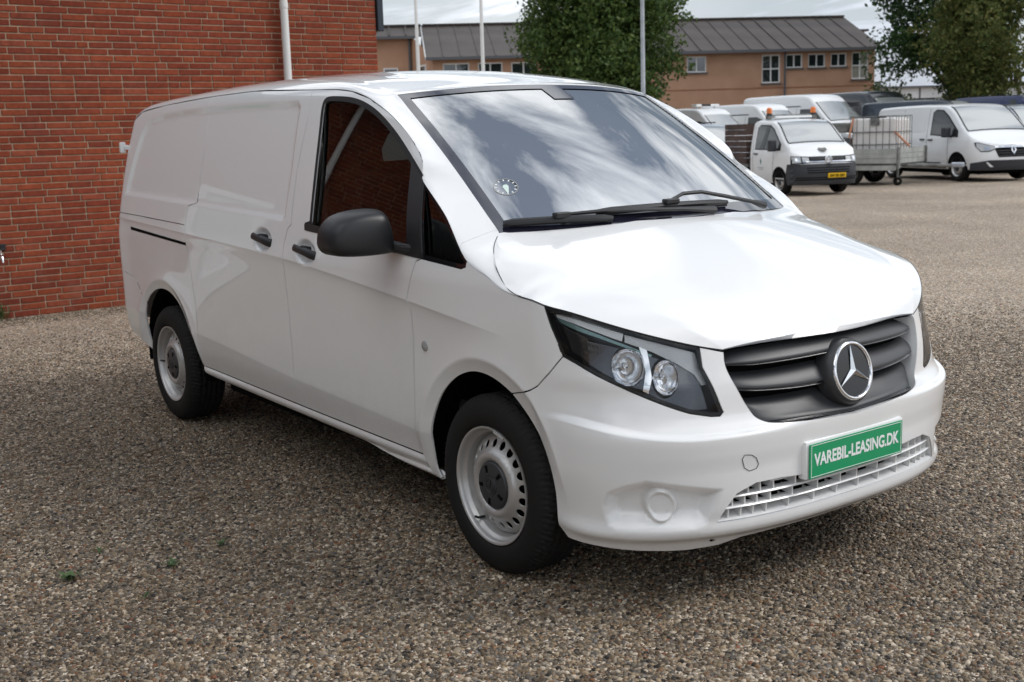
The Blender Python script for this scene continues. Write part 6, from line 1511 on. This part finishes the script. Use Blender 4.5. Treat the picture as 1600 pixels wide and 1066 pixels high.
# --- lower dark vans and a silver one
def low_van(paint, H=2.0):
    t = empty('panel_van'); v = Van(t, 1.96, [(-4.0, H-.10), (-3.85, H-.02), (-2.2, H), (-1.0, H-.02), (-.62, H-.08), (.28, 1.30), (.45, 1.20), (.72, 1.06), (.86, .98), (.95, .93)], -4.0, .95, paint, belt=1.12)
    v.body((.28, -.62, -.45, -.3, -.1, .1)); v.screen(.28, -.62, M['fscreen']); v.arches(3.1, .41); under(v, 3.1)
    v.on_side('side_window', [(-1.18, 1.20), (-1.20, 1.74), (-1.08, H-.17), (-.80, H-.20), (-.52, 1.62), (-.05, 1.27), (-.02, 1.16)], M['fwin'], .005)
    v.on_side('side_panel', [(-3.75, 1.30), (-3.72, H-.2), (-1.50, H-.18), (-1.48, 1.26)], paint, .010, .014); v.seam([(-1.36, .40), (-1.38, H-.12)]); v.handle(-1.2, 1.05); v.mirror(-.28, 1.18)
    v.on_front('headlight', [(.46, .80), (.44, .88), (.86, .98), (.86, .84), (.70, .76)], M['lampglass'], .01, .03, True); v.on_front('grille', [(-.42, .86), (-.36, .62), (.36, .62), (.42, .86)], M['bumper'], .01, .03)
    v.on_front('front_bumper', [(-.95, .28), (-.95, .48), (.95, .48), (.95, .28)], M['bumper'], .012, .05)
    return t, v
for (x, y), hd, lab, pt, H in (((-21.65, 36.2), 10, 'slate grey van half hidden between the white tank and the white van', M['vandark'], 2.36), ((-22.1, 42.0), -10, 'dark blue van with only its roof showing, below the olive tree', M['vanblue'], 2.53), ((-15.4, 30.0), -23, 'silver blue van cut off by the right edge of the picture', M['vansilver'], 2.0)):
    t, v = low_van(pt, H); place(t, x, y, hd); tag(t, lab, 'van', 'parked vans')
def people_carrier():
    t = empty('parked_car'); v = Van(t, 1.80, [(-3.5, 1.62), (-3.3, 1.76), (-2.0, 1.81), (-.9, 1.78), (-.55, 1.70), (.15, 1.12), (.4, 1.04), (.70, .94), (.85, .86)], -3.5, .86, M['vansilver'], belt=.98, zb=.26, R=.32)
    v.body((.15, -.55, -.4, -.2, 0)); v.screen(.15, -.55, M['fscreen']); v.arches(2.7, .38); under(v, 2.7)
    v.on_side('side_window', [(-1.15, 1.05), (-1.15, 1.58), (-.75, 1.60), (-.5, 1.5), (-.05, 1.12)], M['fwin'], .005); v.on_side('side_window', [(-2.1, 1.05), (-2.1, 1.58), (-1.23, 1.58), (-1.23, 1.05)], M['fwin'], .005)
    v.mirror(-.3, 1.03, sz=.2); v.handle(-1.1, .95); v.on_front('headlight', [(.42, .70), (.42, .80), (.80, .86), (.80, .72)], M['lampglass'], .01, .03, True); v.on_front('grille', [(-.36, .74), (-.30, .58), (.30, .58), (.36, .74)], M['bumper'], .01, .03)
    v.on_front('front_bumper', [(-.86, .24), (-.86, .40), (.86, .40), (.86, .24)], M['bumper'], .012, .05)
    mb = MB(); [mb.box((-1.9, s_*.70, 1.84), (1.6, .04, .04)) for s_ in (-1, 1)]; mb.build('roof_rail', M['bumper'], t)
    return t
t = people_carrier(); place(t, -22.3, 23.6, -8, .95); tag(t, 'pale silver car with a large windscreen, left of the pick-up behind the windscreen pillar', 'car')

# --- white pick-up with dark bumper, orange beacons and a tipping body
t = empty('pickup_truck'); tag(t, 'white pick-up with a black bumper, yellow plate and two orange roof beacons', 'pick-up truck')
v = Van(t, 1.90, [(-1.62, 1.86), (-1.55, 1.93), (-1.25, 1.965), (-.75, 1.94), (-.45, 1.88), (.27, 1.34), (.42, 1.27), (.68, 1.13), (.80, 1.05), (.90, .97)], -1.62, .90, M['vanwhite'], belt=1.14, n=3.2, xs=.40, nose=.08)
v.body((.27, -.45, -.3, -.15, 0, .12)); v.screen(.27, -.45, M['fscreen']); v.arches(3.2, .40)
v.on_side('side_window', [(-1.30, 1.20), (-1.28, 1.74), (-1.15, 1.80), (-.66, 1.79), (-.45, 1.70), (.02, 1.30), (.02, 1.18)], M['fwin'], .005); v.on_side('window_surround', [(-1.33, 1.17), (-1.31, 1.76), (-1.16, 1.83), (-.64, 1.82), (-.42, 1.72), (.06, 1.31), (.06, 1.15)], M['rubber'], .002)
v.seam([(-1.42, .42), (-1.42, 1.80)]); v.seam([(-.34, .45), (-.30, 1.12)]); v.handle(-1.24, 1.06); v.mirror(-.12, 1.22, sz=.30)
v.on_front('headlight', [(.50, .83), (.50, .99), (.93, 1.01), (.935, .80)], M['void'], .006, .04, True)
for po in ([(.53, .845), (.53, .97), (.70, .98), (.70, .845)], [(.73, .835), (.73, .985), (.905, .99), (.91, .825)]): v.on_front('headlight', po, M['lampglass'], .016, .03, True)
v.on_front('headlight', [(.765, .87), (.765, .96), (.86, .96), (.86, .87)], M['chrome'], .022, .02, True)
v.on_front('grille', [(-.50, .835), (-.50, .99), (.50, .99), (.50, .835)], M['void'], .006, .04)
for z_ in (.955, .918): v.on_front('grille_bar', [(-.49, z_-.012), (.49, z_-.012), (.49, z_+.012), (-.49, z_+.012)], M['bumper'], .018, .03)
v.on_front('grille_trim', [(-.70, .845), (.70, .845), (.70, .872), (-.70, .872)], M['chrome'], .022, .03)
bx = v.front_x(np.array([0.]), 0)[0] - float(v.kz(.91)); T = Matrix.Translation((bx+.035, 0, .905))
MB().lathe([(.105, .0), (.105, .012), (.092, .016), (.088, .008)], 32, T, 'x').build('badge', M['chrome'], t, True); MB().lathe([(.09, .006), (.001, .006)], 28, T, 'x').build('badge', M['vansilver'], t, True)
mb = MB()
for a, b_ in (((-.050, .072), (-.018, -.0)), ((-.018, 0), (.0, .035)), ((.0, .035), (.018, 0)), ((.018, 0), (.050, .072)), ((-.078, .030), (-.034, -.078)), ((-.034, -.078), (.0, -.012)), ((.0, -.012), (.034, -.078)), ((.034, -.078), (.078, .030))):
    mb.tube([(bx+.048, a[0], .905+a[1]), (bx+.048, b_[0], .905+b_[1])], .008, 6)
mb.build('badge', M['chrome'], t)
v.on_front('front_bumper', [(-.955, .27), (-.955, .62), (-.94, .80), (-.70, .80), (.70, .80), (.94, .80), (.955, .62), (.955, .27)], M['bumper'], .022, .06)
v.on_side('bumper_corner', [(.34, .30), (.36, .55), (.44, .80), (.90, .80), (.90, .30)], M['bumper'], .014, .03)
for z_, hw_ in ((.70, .62), (.64, .60), (.58, .60), (.40, .86), (.45, .86)): v.on_front('bumper_slot', [(-hw_, z_-.012), (hw_, z_-.012), (hw_, z_+.010), (-hw_, z_+.010)], M['void'], .027, .01)
pl_ = v.on_front('number_plate', [(-.05, .435), (.47, .435), (.47, .555), (-.05, .555)], M['yellow'], .048, .03)
letters('DV 25 582', .085, M['void'], t, (v.front_x(np.array([.21]), 0)[0] + .056, .21, .495), .42)
# tree emblem on the bonnet and on the door, small printing under it
emb = mat('green_emblem', (.05, .16, .13), .5)
v.on_side('door_emblem', [(-.98, .78), (-1.02, .86), (-.98, .95), (-.94, .86)], emb, .004, .003); v.on_side('door_lettering', [(-1.14, .69), (-1.14, .71), (-.80, .71), (-.80, .69)], M['vansilver'], .004, .003); v.on_side('door_lettering', [(-1.08, .64), (-1.08, .66), (-.86, .66), (-.86, .64)], M['vansilver'], .004, .003)
be = MB().lathe([(.001, 0), (.12, .0), (.10, .004), (.08, .004), (.08, .002)], 20, Matrix.Translation((.545, .0, 1.178)) @ Matrix.Rotation(math.radians(28), 4, 'Y'), 'z').build('bonnet_emblem', M['steel'], t)
brk = MB().tube([(-1.05, -.72, 2.07), (-1.05, .72, 2.07)], .02, 6); [brk.box((-1.05, s_*.68, 2.01), (.16, .10, .10)) for s_ in (-1, 1)]; brk.build('beacon_bar', M['steel'], t)
MB().box((-1.05, 0, 2.02), (.3, 1.1, .06)).build('light_board', M['plate_white'], t, bevel=.015)
for s_ in (-1, 1):
    bc_ = MB().lathe([(.075, 2.06), (.08, 2.10), (.07, 2.12)], 16, Matrix.Translation((-1.05, s_*.66, 0)), 'z').build('beacon_base', M['bumper'], t); MB().lathe([(.072, 2.12), (.072, 2.24), (.05, 2.27), (.001, 2.275)], 18, Matrix.Translation((-1.05, s_*.66, 0)), 'z').build('beacon', M['orange'], t, True, 50)
board = noise_bump(noise_col(mat('brown_boards', (.055, .032, .028), .7), (.035, .022, .020), (.085, .05, .04), 3), 18, .2, .01)
for k in range(7): MB().box((-2.45, -.93, .86+k*.155), (1.3, .03, .147)).build('side_board', board, t)
for k in range(7): MB().box((-1.82, -.02, .86+k*.155), (.03, 1.8, .147)).build('head_board', board, t)
MB().box((-3.1, 0, .74), (2.7, 1.86, .10)).build('load_bed', M['steel'], t); MB().box((-2.7, 0, .52), (3.4, .9, .22)).build('chassis', M['void'], t); MB().box((-2.45, .93, 1.32), (1.3, .03, 1.08)).build('side_board', board, t); MB().box((-1.66, -.80, .80), (.06, .10, .8)).build('frame_post', M['steel'], t)
H_PU = -20; a = math.radians(H_PU); place(t, -14.98 - math.sin(a)*.86, 17.89 + math.cos(a)*.84, H_PU, .885)

# --- dropside trailer with the caged water tank
t = empty('trailer'); tag(t, 'grey dropside trailer with aluminium boards and a jockey wheel beside the pick-up', 'trailer')
def sideboard(x0, y0, x1, y1, z0, z1):
    a, b_ = Vector((x0, y0, 0)), Vector((x1, y1, 0)); d_ = (b_-a); L_ = d_.length; ang = math.atan2(d_.y, d_.x)
    for k in range(3):
        zz = z0 + (z1-z0)*(k+.5)/3; MB().box(((x0+x1)/2, (y0+y1)/2, zz), (L_, .03 if k != 1 else .022, (z1-z0)/3-.008), ang).build('side_board', M['alu'], t)
TL, TW = 3.2, 1.75
sideboard(0, 0, -TL, 0, .55, .93); sideboard(0, 0, 0, TW, .55, .93); sideboard(-TL, 0, -TL, TW, .55, .93); sideboard(0, TW, -TL, TW, .55, .93)
for (x, y) in ((0.02, -.02), (-TL, -.02), (0.02, TW), (-TL, TW)): MB().box((x, y, .74), (.07, .07, .44)).build('corner_post', M['steel'], t)
MB().box((-TL/2, TW/2, .53), (TL-.05, TW-.05, .06)).build('load_bed', M['steel'], t)
MB().box((-TL/2, .12, .50), (TL, .07, .14)).build('chassis_rail', M['alu'], t); MB().box((-TL/2, TW-.12, .50), (TL, .07, .14)).build('chassis_rail', M['alu'], t)
MB().box((-TL/2+.1, -.01, .44), (TL-.3, .05, .12)).build('side_guard', M['alu'], t)
MB().tube([(0, TW*.35, .48), (1.1, TW/2, .46)], .045, 8).build('drawbar', M['steel'], t); MB().tube([(0, TW*.65, .48), (1.1, TW/2, .46)], .045, 8).build('drawbar', M['steel'], t); MB().box((1.2, TW/2, .48), (.32, .12, .12)).build('hitch', M['vansilver'], t, bevel=.03)
MB().tube([(.03, -.06, .95), (.03, -.06, .2)], .03, 8).build('jockey_leg', M['steel'], t); MB().lathe([(.11, -.03), (.11, .03), (.03, .04)], 16, Matrix.Translation((.03, -.06, .11)), 'y').build('jockey_wheel', M['tyre'], t)
for x in (-1.3, -2.0):
    for s_ in (-1, 1): car_wheel(t, x, TW/2+s_*.80 - (0 if s_ < 0 else 0), .30, s_, .2)
TA = math.radians(13); TLc = Vector((-14.95, 22.36, 0)); place(t, TLc.x, TLc.y, 13)
def tr(x, y, z=0): c, s_ = math.cos(TA), math.sin(TA); return (TLc.x + x*c - y*s_, TLc.y + x*s_ + y*c, z)
k_ = empty('water_tank', tr(-.72, .60, .56), TA); k_.scale = (1.06, 1.0, 1.13); tag(k_, 'white plastic water tank in a steel cage standing on the trailer', 'water tank')
plast = noise_col(mat('tank_plastic', (.62, .58, .56), .5), (.68, .65, .63), (.78, .76, .74), 2)
MB().box((0, 0, .56), (1.10, .94, .90)).build('tank', plast, k_, bevel=.06); MB().box((0, 0, .06), (1.18, 1.0, .10)).build('pallet', M['steel'], k_); MB().lathe([(.10, 1.01), (.10, 1.06), (.001, 1.06)], 16, None, 'z').build('filler_cap', M['void'], k_)
bar_ = MB().tube([(0, 0, .10), (0, 0, 1.06)], .0085, 5).build('cage_bar', M['steel'], k_); first = True
for y_ in (-.50, .50):
    for x in np.linspace(-.58, .58, 8): o = bar_ if first else bar_.copy(); (COL.objects.link(o) if not first else None); o.parent = k_; o.location = (x, y_, 0); first = False
for x in (-.58, .58):
    for y in np.linspace(-.36, .36, 5): o = bar_.copy(); COL.objects.link(o); o.parent = k_; o.location = (x, y, 0)
for z_ in (.16, .42, .70, 1.05): MB().tube([(-.58, -.5, z_), (.58, -.5, z_), (.58, .5, z_), (-.58, .5, z_), (-.58, -.5, z_)], .012, 5).build('cage_hoop', M['steel'], k_)
MB().box((.05, -.515, .93), (.22, .01, .16)).build('cage_plate', M['steel'], k_)
pk = empty('water_pump', tr(-1.70, .40, .56), TA); tag(pk, 'grey pump unit with reddish hoses and crates left of the caged tank', 'pump')
MB().box((0, 0, .92), (.50, .50, .26)).build('pump_box', M['steel'], pk, bevel=.04); MB().box((.05, 0, .40), (.44, .5, .50)).build('crate', mat('faded_red_plastic', (.46, .30, .27), .6), pk, bevel=.02); MB().tube([(-.25, -.2, .1), (-.25, -.2, 1.05)], .02, 6).build('post', M['steel'], pk); MB().lathe([(.15, -.05), (.15, .05), (.05, .06)], 18, Matrix.Translation((-.18, -.30, .48)), 'y').build('hose_reel', M['bumper'], pk)
strapm = mat('faded_orange_strap', (.55, .26, .16), .7)
for (p0, p1, lab) in (((-.14, .10, 1.35), (.06, .55, .98), 'faded orange lashing strap at the right of the tank'), ((-1.25, .08, 1.72), (-1.36, -.02, 1.0), 'faded orange lashing strap at the left of the tank')):
    s_ = MB().tube([tr(*p0), tr(*p1)], .028, 6).build('lashing_strap', strapm, None, True); tag(s_, lab, 'strap', 'lashing straps')
